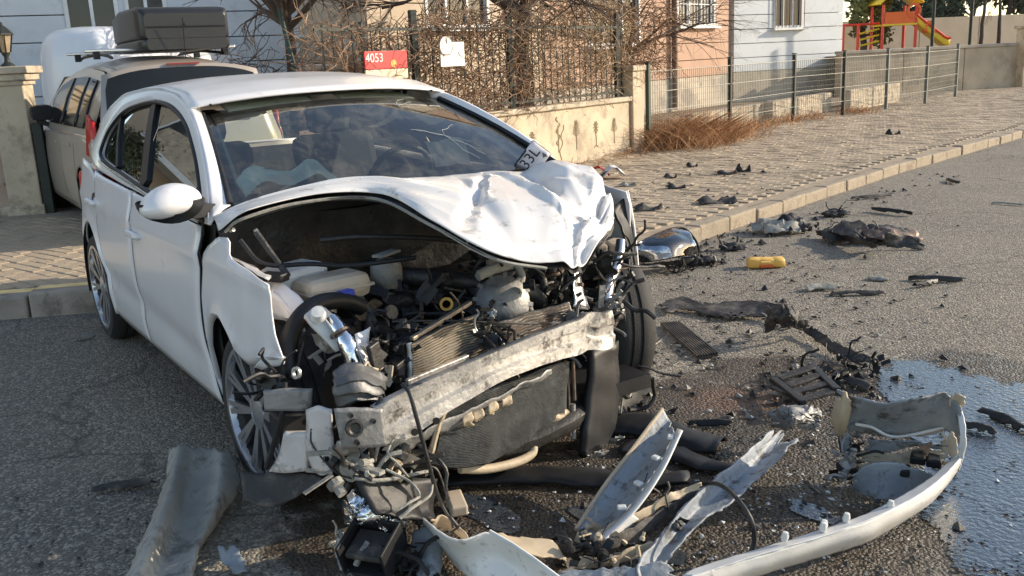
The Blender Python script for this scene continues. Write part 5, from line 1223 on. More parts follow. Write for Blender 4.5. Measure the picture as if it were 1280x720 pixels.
# ------------------------------------------------------------------ number plate fragment caught at the windscreen foot
def lettering(txt, c, e1, e2, size, m_, parent, name='lettering'):
    cu = bpy.data.curves.new(name, 'FONT'); cu.body = txt; cu.size = size; cu.align_x = 'CENTER'; cu.align_y = 'CENTER'; cu.extrude = .0008
    ob_ = bpy.data.objects.new(name, cu); COL.objects.link(ob_)
    dg = bpy.context.evaluated_depsgraph_get(); me = bpy.data.meshes.new_from_object(ob_.evaluated_get(dg)); bpy.data.objects.remove(ob_)
    o = bpy.data.objects.new(name, me); COL.objects.link(o)
    e1 = Vector(e1).normalized(); e2 = Vector(e2).normalized(); n_ = e1.cross(e2)
    Mx = Matrix((e1, e2, n_)).transposed().to_4x4()
    me.transform(Mx); me.materials.clear(); me.materials.append(m_)
    o.parent = parent; o.location = Vector(c)-worldloc(parent)
    return o
CR = Vector(ROT[0]); CU = Vector(ROT[1]); CB = -Vector(ROT[2])
PLW = mat('plate_white', (.62, .58, .60), .5, 0, .1, 30)
c = PX(667, 198, d=4.34); np_ = empty('number_plate', c-Vector((0, 0, .07)), 'bent white number plate fragment reading 33 at the foot of the windscreen', 'number plate')
e1 = (CR*.60+CU*.80).normalized(); e2 = (-CR*.80+CU*.60).normalized(); nn_ = e1.cross(e2)
P = [[c+e1*a+e2*b2+nn_*(.012*math.sin(a*30)) for b2 in np.linspace(-.052, .052, 6)] for a in np.linspace(-.095, .063, 10)]
MB().grid(P).build('plate', PLW, np_, smooth=60, th=.003)
bd = MB(); edge = [c+e1*a+e2*b2+nn_*.002 for a, b2 in ((-.095, .051), (.063, .051), (.063, -.051), (-.04, -.051))]
for a, b2 in zip(edge, edge[1:]): bd.bar(a, b2, .008, .006, up=nn_)
bd.build('border', BLK, np_)
lettering('33L', c-e1*.012+e2*.012+nn_*.016, e1, e2, .072, BLK, np_)
lettering('4', c+e1*.038-e2*.034+nn_*.016, e1, e2, .042, BLK, np_)

# ------------------------------------------------------------------ signs on the fence
def onwall(u, v, off): # point on the fence plane
    n_ = SN; o = SN*(TW+off); r = Vector(ROT.T @ np.array([(u-640)/FPX, (360-v)/FPX, 1.])); t = (o-Vector(CAM)).dot(n_)/r.dot(n_); return Vector(CAM)+r*t
SIGNR = mat('red_sign_enamel', (.55, .02, .025), .4, 0, .1, 9); SIGNW = mat('white_sign_enamel', (.72, .70, .66), .5, 0, .08, 9)
def signboard(u0, v0, u1, v1, off):
    a = onwall(u0, v1, off); c = onwall(u1, v1, off); t = onwall(u0, v0, off); w_ = (c-a).dot(SD); h_ = (t-a).z; ctr = (a+c)/2+Vector((0, 0, h_/2)); return ctr, w_, h_
c1, w1, h1 = signboard(456, 63, 509, 86, .09)
rs_ = empty('street_sign', c1-Vector((0, 0, h1)), 'red street name sign reading 4053 above a cream strip, amid twigs', 'street sign')
MB().box(c1, (w1, .02, h1), AX).build('red_panel', SIGNR, rs_, bev=.004)
MB().box(c1-Vector((0, 0, h1*.5+.055)), (w1, .02, .10), AX).build('cream_strip', mat('cream_sign_enamel', (.65, .55, .38), .5), rs_, bev=.004)
lettering('4053', c1-SD*w1*.28+SN*.013+Vector((0, 0, .02)), SD, (0, 0, 1), .125, SIGNW, rs_)
MB().lathe([(0, .003), (.04, .003), (.04, 0), (0, 0)], c1+SD*w1*.16-Vector((0, 0, .04))+SN*.011, SN, 20).build('emblem', YEL, rs_)
for k in (-.3, .3): MB().bar(c1+SD*k*w1-SN*.02-Vector((0, 0, .7)), c1+SD*k*w1-SN*.02+Vector((0, 0, .1)), .02, .02).build('sign_post', FENM, rs_)
c2, w2, h2 = signboard(551, 52, 581, 83, .09)
wsn = empty('notice_board', c2-Vector((0, 0, h2/2)), 'white square notice board with round emblem fixed on the fence', 'sign')
MB().box(c2, (w2, .015, h2), AX).build('white_panel', SIGNW, wsn, bev=.004)
MB().lathe([(0, .006), (w2*.26, .006), (w2*.27, 0), (0, 0)], c2+SN*.009-SD*w2*.27+Vector((0, 0, h2*.34)), SN, 28).build('round_emblem', SIGNW, wsn, smooth=40)
MB().lathe([(w2*.25, .008), (w2*.27, .008), (w2*.27, 0)], c2+SN*.009-SD*w2*.27+Vector((0, 0, h2*.34)), SN, 28).build('emblem_ring', STEEL, wsn)
# green posts by the trees
for u0, v0, u1, v1, lb in [(349, 12, 371, 97, 'leaning dark green pole beside the pollarded tree'), (450, 28, 456, 97, 'upright dark green pole at the left edge of red sign')]:
    a = PX(u0, v0, d=11.6); c = PX(u1, v1, d=11.6); dn = (c-a).normalized(); c = a+dn*((a.z-.12)/-dn.z)
    MB().tube([a, c], .03, 10).build('green_pole', POSTG, None, lb, 'pole', 'dark green poles by the trees', smooth=60)
# ------------------------------------------------------------------ gate pillars, lantern, gate wing
gpz = PZ+.02
def pillar(u, vb, w_, h_, label):
    p = PX(u, vb, z=gpz); p.z = 0; t = empty('gate_pillar', p+Vector((0, 0, gpz)), label, 'pillar', 'gateway pillars')
    Rg = Matrix.Rotation(math.atan2(.9, .42), 3, 'Z')
    MB().box(p+Vector((0, 0, h_/2)), (w_, w_, h_), Rg).build('shaft', WALLP, t, bev=.012)
    for k, (ww, z0, z1) in enumerate(((w_+.05, h_+.002, h_+.05), (w_+.13, h_+.052, h_+.12), (w_+.20, h_+.122, h_+.20))): MB().box(p+Vector((0, 0, (z0+z1)/2)), (ww, ww, z1-z0), Rg).build('cap_moulding', WALLC, t, bev=.012)
    MB().box(p+Vector((0, 0, .1)), (w_+.05, w_+.05, .24), Rg).build('plinth', WALLC, t, bev=.012)
    return p
pA = pillar(40, 262, .34, 1.50, 'cream gate pillar carrying the lantern, left of the people carrier')
pB = PX(417, 100, d=11.2); pB.z = 0
t = empty('gate_pillar', pB+Vector((0, 0, .12)), 'cream gate pillar with stepped cap left of the red sign', 'pillar', 'gateway pillars')
Rg = Matrix.Rotation(math.atan2(.9, .42), 3, 'Z')
MB().box(pB+Vector((0, 0, .68)), (.40, .40, 1.36), Rg).build('shaft', WALLP, t, bev=.012)
for ww, z0, z1 in ((.46, 1.362, 1.42), (.54, 1.422, 1.50), (.62, 1.502, 1.575)): MB().box(pB+Vector((0, 0, (z0+z1)/2)), (ww, ww, z1-z0), Rg).build('cap_moulding', WALLC, t, bev=.012)
wl = empty('gate_wing_wall', PX(5, 262, z=PZ), 'pinkish panelled gate wing wall at the left edge', 'wall')
dG = Vector((.42, .9, 0)).normalized(); nG = Vector((.9, -.42, 0)).normalized()
for k in range(3):
    c = pA-dG*(.17+.42+k*.83); MB().box(c+Vector((0, 0, .62)), (.81, .12, .95), Rg).build('panel', PINKW, wl, bev=.01)
c = pA-dG*1.42; MB().box(c+Vector((0, 0, .14)), (2.5, .2, .12), Rg).build('footing', WALLC, wl, bev=.01)
for z in (.45, .80): MB().box(c+nG*.065+Vector((0, 0, z)), (2.4, .02, .03), Rg).build('rail', PINKW, wl)
q = pA+dG*.235+nG*.12
MB().box(q+Vector((0, 0, .60)), (.10, .08, 1.0), Rg).build('gate_post', FENM, None, 'dark square gate post against the lantern pillar', 'post', bev=.008)
lt = empty('lantern', pA+Vector((0, 0, 1.70)), 'black garden lantern on the left gate pillar', 'lantern')
LG = mat('lantern_glass', (.45, .33, .2), .2, 0, .2, 9)
MB().lathe([(0, .0), (.08, 0), (.07, .02), (.03, .05), (.022, .10), (.04, .13), (.045, .15), (0, .15)], pA+Vector((0, 0, 1.70)), (0, 0, 1), 14).build('base', FENM, lt, smooth=40)
MB().lathe([(.05, .15), (.088, .33), (0, .33)], pA+Vector((0, 0, 1.70)), (0, 0, 1), 6).build('glass', LG, lt)
fr = MB()
for k in range(6):
    a = k*math.pi/3; fr.bar(pA+Vector((.054*math.cos(a), .054*math.sin(a), 1.85)), pA+Vector((.093*math.cos(a), .093*math.sin(a), 2.03)), .012, .012)
fr.build('frame', FENM, lt)
MB().lathe([(.115, .33), (.11, .345), (.06, .40), (.03, .425), (.015, .43), (.018, .45), (0, .47)], pA+Vector((0, 0, 1.70)), (0, 0, 1), 6).build('lid', FENM, lt)

# ------------------------------------------------------------------ playground slide tower
pg = PX(1122, 76, d=31.5); pg.z = 1.2
sl_ = empty('slide_tower', pg, 'yellow and red playground slide tower behind the wire fence', 'slide')
PYEL = mat('slide_yellow', (.72, .50, .03), .35, 0, .08, 5); PRED = mat('slide_red', (.62, .045, .02), .35, 0, .08, 5); PORG = mat('slide_orange', (.70, .13, .02), .35, 0, .08, 5)
rt = Vector((CR.x, CR.y, 0)).normalized(); bkk = Vector((-rt.y, rt.x, 0))
def PG(a, b2, z): return pg+rt*a+bkk*b2+Vector((0, 0, z-.0))
hT = 1.5
for a in (-.55, .55):
    for b2 in (0, 1.0): MB().tube([PG(a, b2, -.05), PG(a, b2, hT)], .05, 8).build('post', PRED, sl_, smooth=60)
MB().box(PG(0, .5, .85), (1.15, 1.1, .06), Matrix((rt, bkk, Vector((0, 0, 1)))).transposed()).build('deck', PYEL, sl_)
P = [[PG(a, b2, hT+.02+.34*(1-abs(a/.72)**2.2)) for b2 in (-.15, 1.15)] for a in np.linspace(-.72, .72, 13)]
MB().grid(P).build('canopy', PYEL, sl_, smooth=40, th=.05)
MB().box(PG(0, -.02, 1.05), (1.0, .04, .42), Matrix((rt, bkk, Vector((0, 0, 1)))).transposed()).build('side_panel', PORG, sl_, bev=.02)
P = [[PG(.35, .5, 1.15), PG(.35, .5, 1.75)], [PG(.7, .5, 1.15), PG(.7, .5, 1.75)]]
MB().lathe([(.16, 0), (.24, 0), (.24, .06), (.16, .06), (.16, 0)], PG(.45, -.06, 1.28), bkk, 18).build('porthole', PORG, sl_)
P = []
for k in range(14):
    t_ = k/13; a = .55+1.15*t_; z = .92-.80*min(1, t_*1.12)**.95+(.0 if t_ < .9 else .0)
    P.append([PG(a, b2, z+dz) for b2, dz in ((-.05, .20), (0, .0), (.5, -.02), (.55, .20))])
MB().grid(P).build('slide_chute', PYEL, sl_, smooth=50, th=.03)
P2 = [[p+Vector((0, 0, q)) for q in (.0, .04)] for p in [r[0] for r in P]]
MB().tube([r[0]+Vector((0, 0, .02)) for r in P], .045, 8).build('chute_rim', PRED, sl_, smooth=60)
P = [[PG(1.0+.14*math.cos(t_), -.1+.3*q, .62+.30*math.sin(t_)) for q in (0, 1)] for t_ in np.linspace(-.3, 3.4, 12)]
MB().grid(P).build('chute_hood', PORG, sl_, smooth=50, th=.03)
for a in (-1.75, -1.25): MB().tube([PG(a, .3, -.05), PG(a, .3, .95)], .05, 8).build('frame_post', PRED, sl_, smooth=60)
MB().tube([PG(-2.3, .3, .9), PG(-.55, .3, .92)], .04, 8).build('frame_rail', PRED, sl_, smooth=60)
MB().tube([PG(-2.3, .3, -.05), PG(-2.3, .3, 1.05)], .05, 8).build('frame_post', PRED, sl_, smooth=60)
for z in (.2, .4, .6): MB().tube([PG(-1.25, .3, z), PG(-.55, .3, z+.15)], .03, 6).build('rung', PYEL, sl_, smooth=60)
# ------------------------------------------------------------------ water lying on the road
def water():
    m = bpy.data.materials.new('water'); m.use_nodes = True; n = m.node_tree.nodes; l = m.node_tree.links; b = n['Principled BSDF']
    b.inputs['Base Color'].default_value = (.045, .056, .07, 1); b.inputs['Roughness'].default_value = .06; b.inputs['IOR'].default_value = 1.6; b.inputs['Specular IOR Level'].default_value = .9
    tc = n.new('ShaderNodeTexCoord'); a = n.new('ShaderNodeTexNoise'); a.inputs['Scale'].default_value = 48; a.inputs['Detail'].default_value = 3
    l.new(tc.outputs['Object'], a.inputs['Vector']); bp = n.new('ShaderNodeBump'); bp.inputs['Strength'].default_value = .42; bp.inputs['Distance'].default_value = .012
    l.new(a.outputs['Fac'], bp.inputs['Height']); l.new(bp.outputs[0], b.inputs['Normal'])
    # stones stand through the film and it thins out in ragged patches
    tr = n.new('ShaderNodeBsdfTransparent'); mxs = n.new('ShaderNodeMixShader'); out = n['Material Output']
    vo = n.new('ShaderNodeTexVoronoi'); vo.inputs['Scale'].default_value = 85; l.new(tc.outputs['Object'], vo.inputs['Vector']); sp = n.new('ShaderNodeSeparateColor'); l.new(vo.outputs['Color'], sp.inputs[0])
    n2 = n.new('ShaderNodeTexNoise'); n2.inputs['Scale'].default_value = 5; n2.inputs['Detail'].default_value = 8; n2.inputs['Roughness'].default_value = .7; l.new(tc.outputs['Object'], n2.inputs['Vector'])
    ad = n.new('ShaderNodeMath'); ad.operation = 'MULTIPLY_ADD'; ad.inputs[1].default_value = .22; l.new(sp.outputs[0], ad.inputs[0]); l.new(n2.outputs['Fac'], ad.inputs[2])
    mr = n.new('ShaderNodeMapRange'); mr.inputs[1].default_value = .73; mr.inputs[2].default_value = .82; l.new(ad.outputs[0], mr.inputs[0])
    ra = n.new('ShaderNodeAttribute'); ra.attribute_name = 'rim'; rm = n.new('ShaderNodeMath'); rm.operation = 'MULTIPLY_ADD'; rm.inputs[1].default_value = .38; l.new(ra.outputs['Fac'], rm.inputs[0]); l.new(ad.outputs[0], rm.inputs[2]); l.new(rm.outputs[0], mr.inputs[0])
    l.new(mr.outputs[0], mxs.inputs[0]); l.new(b.outputs[0], mxs.inputs[1]); l.new(tr.outputs[0], mxs.inputs[2]); l.new(mxs.outputs[0], out.inputs[0])
    return m
WATER = water()
poly = [(1092, 462), (1108, 455), (1150, 453), (1200, 460), (1240, 462), (1300, 472), (1420, 500), (1480, 600), (1420, 740), (1260, 740), (1195, 712), (1165, 668), (1150, 640), (1160, 600), (1150, 560), (1110, 530), (1085, 500)]
pw = [PX(u, v, z=.004) for u, v in poly]; pw = crs(pw+[pw[0]], 420)[:-1]
cn = sum(pw, Vector())/len(pw)
ring_ = [p+(p-cn).normalized()*(.16*noise.noise(p*4)+.09*noise.noise(p*11)+.04*noise.noise(p*31)) for p in pw]
b_ = MB(); b_.v = [cn]+ring_; b_.f = [(0, i+1, (i+1) % len(ring_)+1) for i in range(len(ring_))]
NR = len(ring_); b_.v = [cn]+[cn.lerp(p, .86) for p in ring_]+ring_
b_.f = [(0, i+1, (i+1) % NR+1) for i in range(NR)]+[(i+1, NR+i+1, NR+(i+1) % NR+1, (i+1) % NR+1) for i in range(NR)]
po = b_.build('puddle', WATER, kind='structure'); at_ = po.data.attributes.new('rim', 'FLOAT', 'POINT'); at_.data.foreach_set('value', [0.]*(NR+1)+[1.]*NR)
for k, (u, v, ru, rv) in enumerate([(1018, 640, .10, .05), (760, 655, .16, .08), (830, 690, .09, .05), (610, 640, .18, .07)]):
    c = PX(u, v, z=.004); pts = [c+Vector((ru*math.cos(a), rv*math.sin(a), 0))*(1+.5*noise.noise(Vector((a*1.3, k*3, 0)))) for a in np.linspace(0, 2*math.pi, 36, endpoint=False)]
    b_ = MB(); b_.v = [c]+pts; b_.f = [(0, i+1, (i+1) % 36+1) for i in range(36)]; b_.build('puddle', WATER, kind='structure')

# ------------------------------------------------------------------ wreckage lying on the road
def g(u, v, z=0.): return PX(u, v, z=max(z, .006))
def gsheet(name, rows, m_, parent, nu=16, nv=16, th=.004, amp=.004, freq=9, seed=0, edge=.002, **k):
    if 'tear' not in k and name in TEAR: k['tear'] = TEAR[name]; nu = int(nu*1.5); nv = int(nv*1.3)
    return sheet(name, [[g(*p) for p in r] for r in rows], m_, parent, nu, nv, th, amp, freq, seed, edge, **k)
TEAR = dict(wheel_arch_liner=.05, torn_strip=.12, mud_flap=.15, tan_backing=.2, tan_inner_skin=.15, channel=.05, bumper_strip=.07, bent_strip=.10, upper_skin=.08, torn_end=.15, inner_shelf=.22, lower_flap=.10, side_edge=.12, torn_ear=.25, crumpled_sheet=.2, flat_run=.16, crumpled_middle=.25, tail_run=.2, black_backing=.2, black_spar=.2, ribbed_shell=.15, lens_strip=.15, torn_lens=.25, white_shard=.12, lip_top=.04, white_skin=.03)
G_CAR = 'car parts lying on the road'
gsheet('wheel_arch_liner', [[(212, 560, .10), (222, 556, .16), (240, 556, .15), (262, 560, .13), (280, 562, .14), (299, 574, .08)], [(206, 600, .08), (216, 598, .13), (235, 600, .09), (256, 602, .08), (276, 606, .11), (299, 612, .05)], [(188, 652, .05), (200, 650, .11), (222, 654, .05), (244, 656, .05), (262, 652, .07), (276, 648, .02)], [(168, 696, .03), (182, 694, .09), (204, 700, .03), (225, 702, .03), (244, 694, .04), (250, 690, .01)], [(150, 735, .02), (166, 735, .08), (190, 740, .02), (212, 742, .02), (232, 735, .03), (240, 732, .01)]], GREYP, None, 30, 30, .006, .004, 9, 2, .004, label='curved grey plastic liner panel lying below the right front wheel', cat='liner panel', group=G_CAR)
# smashed headlight
c = g(470, 690, .0)
hl = empty('smashed_headlight', c, 'smashed headlight with black box and torn clear lens below the bumper beam', 'headlight', G_CAR)
b_ = MB(); q = g(465, 685, .10); Rr = Matrix.Rotation(.6, 3, 'Z') @ Matrix.Rotation(.35, 3, 'X')
for off_, sz in (((0, 0, -.05), (.16, .14, .01)), ((.075, 0, 0), (.01, .14, .11)), ((-.075, 0, 0), (.01, .14, .11)), ((0, .065, 0), (.15, .01, .11))): b_.box(q+Rr @ Vector(off_), sz, Rr)
b_.build('lamp_housing', BLK, hl, bev=.004)
MB().box(q+Rr @ Vector((0, 0, .01)), (.13, .11, .02), Rr).build('inner_tray', BLKD, hl, bev=.006)
gsheet('torn_lens', [[(432, 622, .22), (455, 612, .24), (480, 612, .24), (505, 622, .20)], [(425, 645, .14), (452, 640, .20), (482, 640, .19), (510, 645, .14)], [(430, 662, .10), (455, 660, .15), (485, 664, .13), (508, 662, .10)]], CHROME, hl, 16, 20, .004, .022, 18, 5, .006)
gsheet('lens_strip', [[(420, 662, .05), (428, 660, .07)], [(418, 690, .04), (428, 688, .06)], [(430, 722, .02), (440, 720, .03)]], BARE, hl, 14, 6, .004, .008, 14, 3, .003)
gsheet('lens_shard', [[(475, 655, .12), (490, 650, .13)], [(478, 672, .06), (492, 676, .06)]], CHROME, hl, 8, 8, .003, .01, 14, 8, .004)
clutter('lamp_fragments', g(435, 668, .06), (.05, .05, .04), 20, CREAM, 31, hl, .4); clutter('lamp_wiring', g(500, 700, .06), (.06, .06, .05), 22, BLK, 32, hl, .8)
MB().tube(crs([g(460, 678, .12), g(452, 690, .1), g(445, 706, .06)], 10), .010, 8).build('bulb_stem', STEEL, hl, smooth=60)
gsheet('torn_strip', [[(512, 664, .10), (530, 656, .12), (545, 668, .10)], [(515, 690, .05), (535, 684, .08), (552, 690, .05)], [(520, 726, .01), (540, 724, .04), (556, 722, .02)]], BARE, None, 16, 12, .004, .008, 12, 9, .003, label='narrow torn grey plastic strip at the bottom edge beside the smashed headlight', cat='plastic piece', group=G_CAR)
gsheet('mud_flap', [[(272, 684, .07), (300, 678, .06)], [(280, 704, .03), (304, 700, .03)], [(290, 722, .01), (310, 716, .01)]], BARE, None, 10, 8, .004, .01, 12, 3, .004, label='small bluish torn flap beside the curved grey liner panel', cat='plastic piece', group=G_CAR)
# bumper corner, near
bc = empty('bumper_corner', g(600, 700), 'torn white bumper corner with tan inside at the bottom centre', 'bumper piece', G_CAR)
gsheet('white_skin', [[(528, 648, .17), (548, 664, .165), (575, 675, .16), (612, 665, .17), (640, 681, .15), (668, 700, .13), (705, 728, .11)], [(530, 655, .10), (550, 678, .09), (580, 696, .08), (615, 695, .09), (642, 708, .07), (665, 724, .06), (690, 744, .05)], [(536, 664, .03), (556, 692, .01), (585, 720, .01), (615, 735, .01), (640, 745, .01), (662, 756, .01), (684, 768, .01)]], LIPP, bc, 20, 44, .005, .004, 7, 4, .001)
gsheet('tan_backing', [[(536, 650, .13), (556, 646, .12), (580, 664, .11), (585, 674, .10)], [(546, 668, .06), (562, 664, .06), (582, 676, .07), (588, 682, .08)]], TAN, bc, 10, 14, .005, .006, 10, 6, .003)
gsheet('tan_inner_skin', [[(618, 668, .12), (650, 671, .10), (690, 678, .08), (700, 690, .06)], [(640, 690, .10), (665, 696, .08), (695, 700, .05), (712, 706, .03)]], TAN, bc, 12, 18, .005, .006, 10, 7, .003)
MB().tube([g(u, v, z) for u, v, z in ((612, 664, .175), (640, 680, .155), (668, 699, .135), (705, 727, .115))], .006, 6).build('white_edge', WHPL, bc, smooth=60)
# channel trim
ct = empty('channel_trim', g(780, 610), 'channel-shaped trim strip leaning up with a pale flange and clips', 'trim strip', G_CAR)
ctr = [[(828, 511, .26), (838, 527, .22), (847, 536, .24)], [(795, 556, .18), (806, 574, .14), (822, 586, .17)], [(755, 608, .09), (768, 626, .06), (788, 634, .10)], [(720, 662, .02), (738, 676, .01), (748, 668, .05)]]
gsheet('channel', ctr, BARE, ct, 40, 12, .005, .003, 8, 3, .002)
MB().tube(crs([g(828, 511, .262), g(795, 556, .182), g(755, 608, .092), g(720, 662, .022)], 20), .008, 6).build('raised_edge', TAN, ct, smooth=60)
P = [crs([g(u, v, z) for u, v, z in r], 24) for r in ([(847, 536, .242), (822, 586, .172), (788, 634, .102), (742, 676, .042)], [(853, 538, .255), (828, 590, .185), (793, 640, .115), (748, 682, .05)])]
MB().grid(P).build('pale_flange', WHPL, ct, smooth=60, th=.006)
for u, v, z in [(838, 546, .235), (820, 572, .20), (798, 604, .15), (777, 634, .115)]: MB().box(g(u, v, z), (.03, .022, .012), Matrix.Rotation(u, 3, 'Z')).build('clip', WHPL, ct, bev=.004)
# panel strip
gsheet('bumper_strip', [[(962, 538, .13), (982, 541, .09), (1001, 549, .12)], [(915, 580, .12), (940, 584, .07), (962, 586, .10)], [(880, 608, .11), (898, 618, .06), (912, 630, .08)], [(838, 652, .09), (856, 656, .05), (872, 658, .07)], [(800, 700, .06), (820, 704, .02), (836, 700, .04)], [(796, 724, .03), (815, 728, .01), (830, 724, .02)]], BARE, None, 44, 14, .006, .006, 8, 12, .004, label='long bluish grey bumper strip lying diagonally between cable loop and crumpled sheet', cat='bumper strip', group=G_CAR)
# twisted trim and cable
tt = empty('twisted_trim', g(780, 660), 'twisted black and brown trim bundle between channel trim and bumper strip', 'trim piece', G_CAR)
for k, (r, m_) in enumerate([([[(690, 684, .05), (730, 682, .07), (770, 672, .07), (820, 640, .08), (872, 606, .10)], [(696, 698, .02), (735, 694, .03), (778, 684, .03), (828, 654, .04), (884, 612, .08)]], BLKD), ([[(740, 664, .07), (790, 642, .09), (840, 618, .11), (880, 604, .13)], [(746, 672, .05), (796, 652, .06), (846, 626, .09), (880, 610, .11)]], TAN), ([[(700, 700, .04), (760, 694, .05), (830, 676, .05)], [(706, 716, .01), (766, 708, .01), (836, 690, .02)]], TAN), ([[(690, 716, .04), (760, 710, .05), (840, 704, .05)], [(690, 735, .01), (760, 732, .01), (850, 726, .01)]], BARE)]):
    gsheet('bent_strip', r, m_, tt, 8, 40, .005, .012, 10, 20+k, .004)
clutter('broken_clips', g(720, 690, .05), (.10, .06, .04), 26, BLK, 41, tt, .6); clutter('brown_scraps', g(760, 680, .05), (.14, .06, .04), 26, TAN, 42, tt, .5); clutter('clip_scraps', g(830, 640, .06), (.12, .08, .04), 20, BLKD, 43, tt, .5)
MB().tube(crs([g(u, v, z) for u, v, z in ((878, 604, .10), (900, 606, .15), (922, 624, .17), (938, 648, .14), (943, 672, .08), (938, 692, .03), (928, 700, .012))], 40), .0075, 8).build('cable_loop', DARKM, None, 'thick grey cable looping from the trim bundle to the white bumper', 'cable', smooth=60)
gsheet('white_shard', [[(748, 680, .06), (790, 642, .10)], [(768, 678, .04), (800, 648, .07)]], WHPL, None, 6, 12, .004, .004, 9, 3, .003, label='slim white shard leaning on the twisted trim bundle', cat='plastic piece', group=G_CAR)
# torn bumper
fb_ = empty('torn_bumper', g(1090, 620), 'long white torn front bumper curving along the puddle edge', 'bumper', G_CAR)
gsheet('lip', [[(1204, 570, .15), (1180, 596, .145), (1145, 622, .14), (1080, 653, .13), (1000, 679, .12), (930, 700, .11), (850, 726, .10)], [(1200, 580, .11), (1178, 610, .10), (1146, 634, .10), (1082, 667, .09), (1003, 692, .08), (935, 713, .07), (860, 740, .06)], [(1194, 590, .05), (1172, 620, .03), (1142, 644, .03), (1080, 678, .02), (1003, 703, .015), (938, 723, .01), (870, 748, .01)]], LIPP, fb_, 14, 90, .006, .004, 6, 6, .002, tear=.012)
gsheet('lip_top', [[(1204, 570, .152), (1180, 596, .147), (1145, 622, .142), (1080, 653, .132), (1000, 679, .122), (930, 700, .112), (850, 726, .102)], [(1196, 568, .14), (1170, 592, .135), (1136, 615, .13), (1074, 646, .12), (995, 672, .11), (925, 693, .10), (850, 716, .09)]], WHPL, fb_, 6, 70, .004, .002, 6, 7, .002)
gsheet('upper_skin', [[(1046, 488, .33), (1075, 497, .35), (1110, 500, .36), (1150, 497, .37), (1180, 491, .37), (1200, 504, .33)], [(1044, 520, .24), (1075, 520, .25), (1110, 526, .24), (1150, 524, .24), (1184, 514, .28), (1204, 532, .26)], [(1042, 546, .15), (1076, 540, .16), (1112, 547, .15), (1152, 545, .15), (1184, 540, .18), (1204, 562, .17)]], BARE, fb_, 24, 36, .006, .006, 7, 8, .002)
gsheet('torn_end', [[(1042, 490, .34), (1056, 490, .36), (1068, 498, .35)], [(1040, 520, .24), (1052, 522, .26), (1062, 520, .26)], [(1040, 548, .12), (1050, 546, .15), (1058, 540, .17)]], TAN, fb_, 14, 8, .006, .003, 9, 9, .003)
gsheet('inner_shelf', [[(1068, 560, .12), (1110, 566, .11), (1150, 560, .12), (1190, 566, .13)], [(1072, 588, .08), (1112, 584, .08), (1150, 580, .08), (1192, 584, .09)]], TAN, fb_, 12, 26, .006, .006, 10, 10, .003)
gsheet('lower_flap', [[(1064, 596, .09), (1085, 582, .13), (1118, 578, .14), (1150, 586, .12), (1168, 596, .09)], [(1062, 606, .05), (1088, 602, .07), (1118, 602, .07), (1148, 604, .06), (1164, 600, .06)], [(1066, 612, .02), (1090, 622, .015), (1118, 628, .01), (1138, 618, .02), (1160, 604, .04)]], BARE, fb_, 20, 24, .005, .004, 8, 11, .002)
gsheet('side_edge', [[(1198, 500, .33), (1206, 530, .27), (1207, 562, .19), (1198, 590, .08)], [(1192, 502, .32), (1199, 532, .26), (1199, 562, .18), (1190, 586, .08)]], WHPL, fb_, 5, 24, .005, .003, 9, 12, .002)
gsheet('torn_ear', [[(1184, 500, .34), (1194, 494, .36), (1208, 498, .36)], [(1190, 516, .28), (1200, 514, .29), (1206, 508, .31)]], CREAM, fb_, 8, 8, .005, .01, 12, 13, .004)
MB().tube(crs([g(1070, 530, .22), g(1090, 534, .20), g(1120, 546, .17), g(1180, 534, .2)], 20), .006, 6).build('inner_rib', WHPL, fb_, smooth=60)
for u, v, s_ in [(1148, 572, .05), (1168, 576, .05), (1130, 588, .04)]: MB().box(g(u, v, .10), (s_, s_*1.4, .03), Matrix.Rotation(.5, 3, 'Z')).build('dark_socket', BLK, fb_, bev=.006)
gsheet('torn_panel', [[(1072, 548, .17), (1110, 552, .15), (1150, 552, .16), (1186, 560, .17)], [(1078, 566, .10), (1112, 566, .10), (1150, 562, .11), (1188, 572, .12)]], BARE, fb_, 14, 30, .005, .012, 10, 31, .003, tear=.3)
gsheet('torn_panel', [[(1176, 536, .24), (1190, 540, .24), (1198, 548, .22)], [(1172, 572, .12), (1186, 580, .11), (1196, 588, .09)]], CREAM, fb_, 14, 12, .005, .012, 12, 32, .003, tear=.3)
gsheet('torn_panel', [[(1046, 548, .15), (1062, 544, .17), (1072, 552, .14)], [(1052, 572, .08), (1064, 570, .09), (1072, 574, .07)], [(1058, 598, .02), (1066, 600, .02), (1074, 596, .02)]], BARE, fb_, 14, 12, .005, .014, 12, 33, .003, tear=.3)
gsheet('torn_fin', [[(1146, 560, .20), (1154, 556, .19)], [(1158, 570, .12), (1166, 552, .18)]], COPPER, fb_, 6, 6, .004, .006, 12, 14, .003)
clutter('bracket_bits', g(1060, 580, .12), (.03, .04, .06), 26, STEEL, 51, fb_, .5); clutter('dark_bits', g(1058, 575, .10), (.03, .05, .06), 18, BLK, 52, fb_, .6)
for u, v in [(980, 676), (1029, 661), (1057, 652), (1112, 636), (1028, 664)]: MB().lathe([(0, .03), (.008, .028), (.012, .012), (.009, 0)], g(u, v, .125), (.1, .1, 1), 10).build('clip', WHPL, fb_, smooth=50)
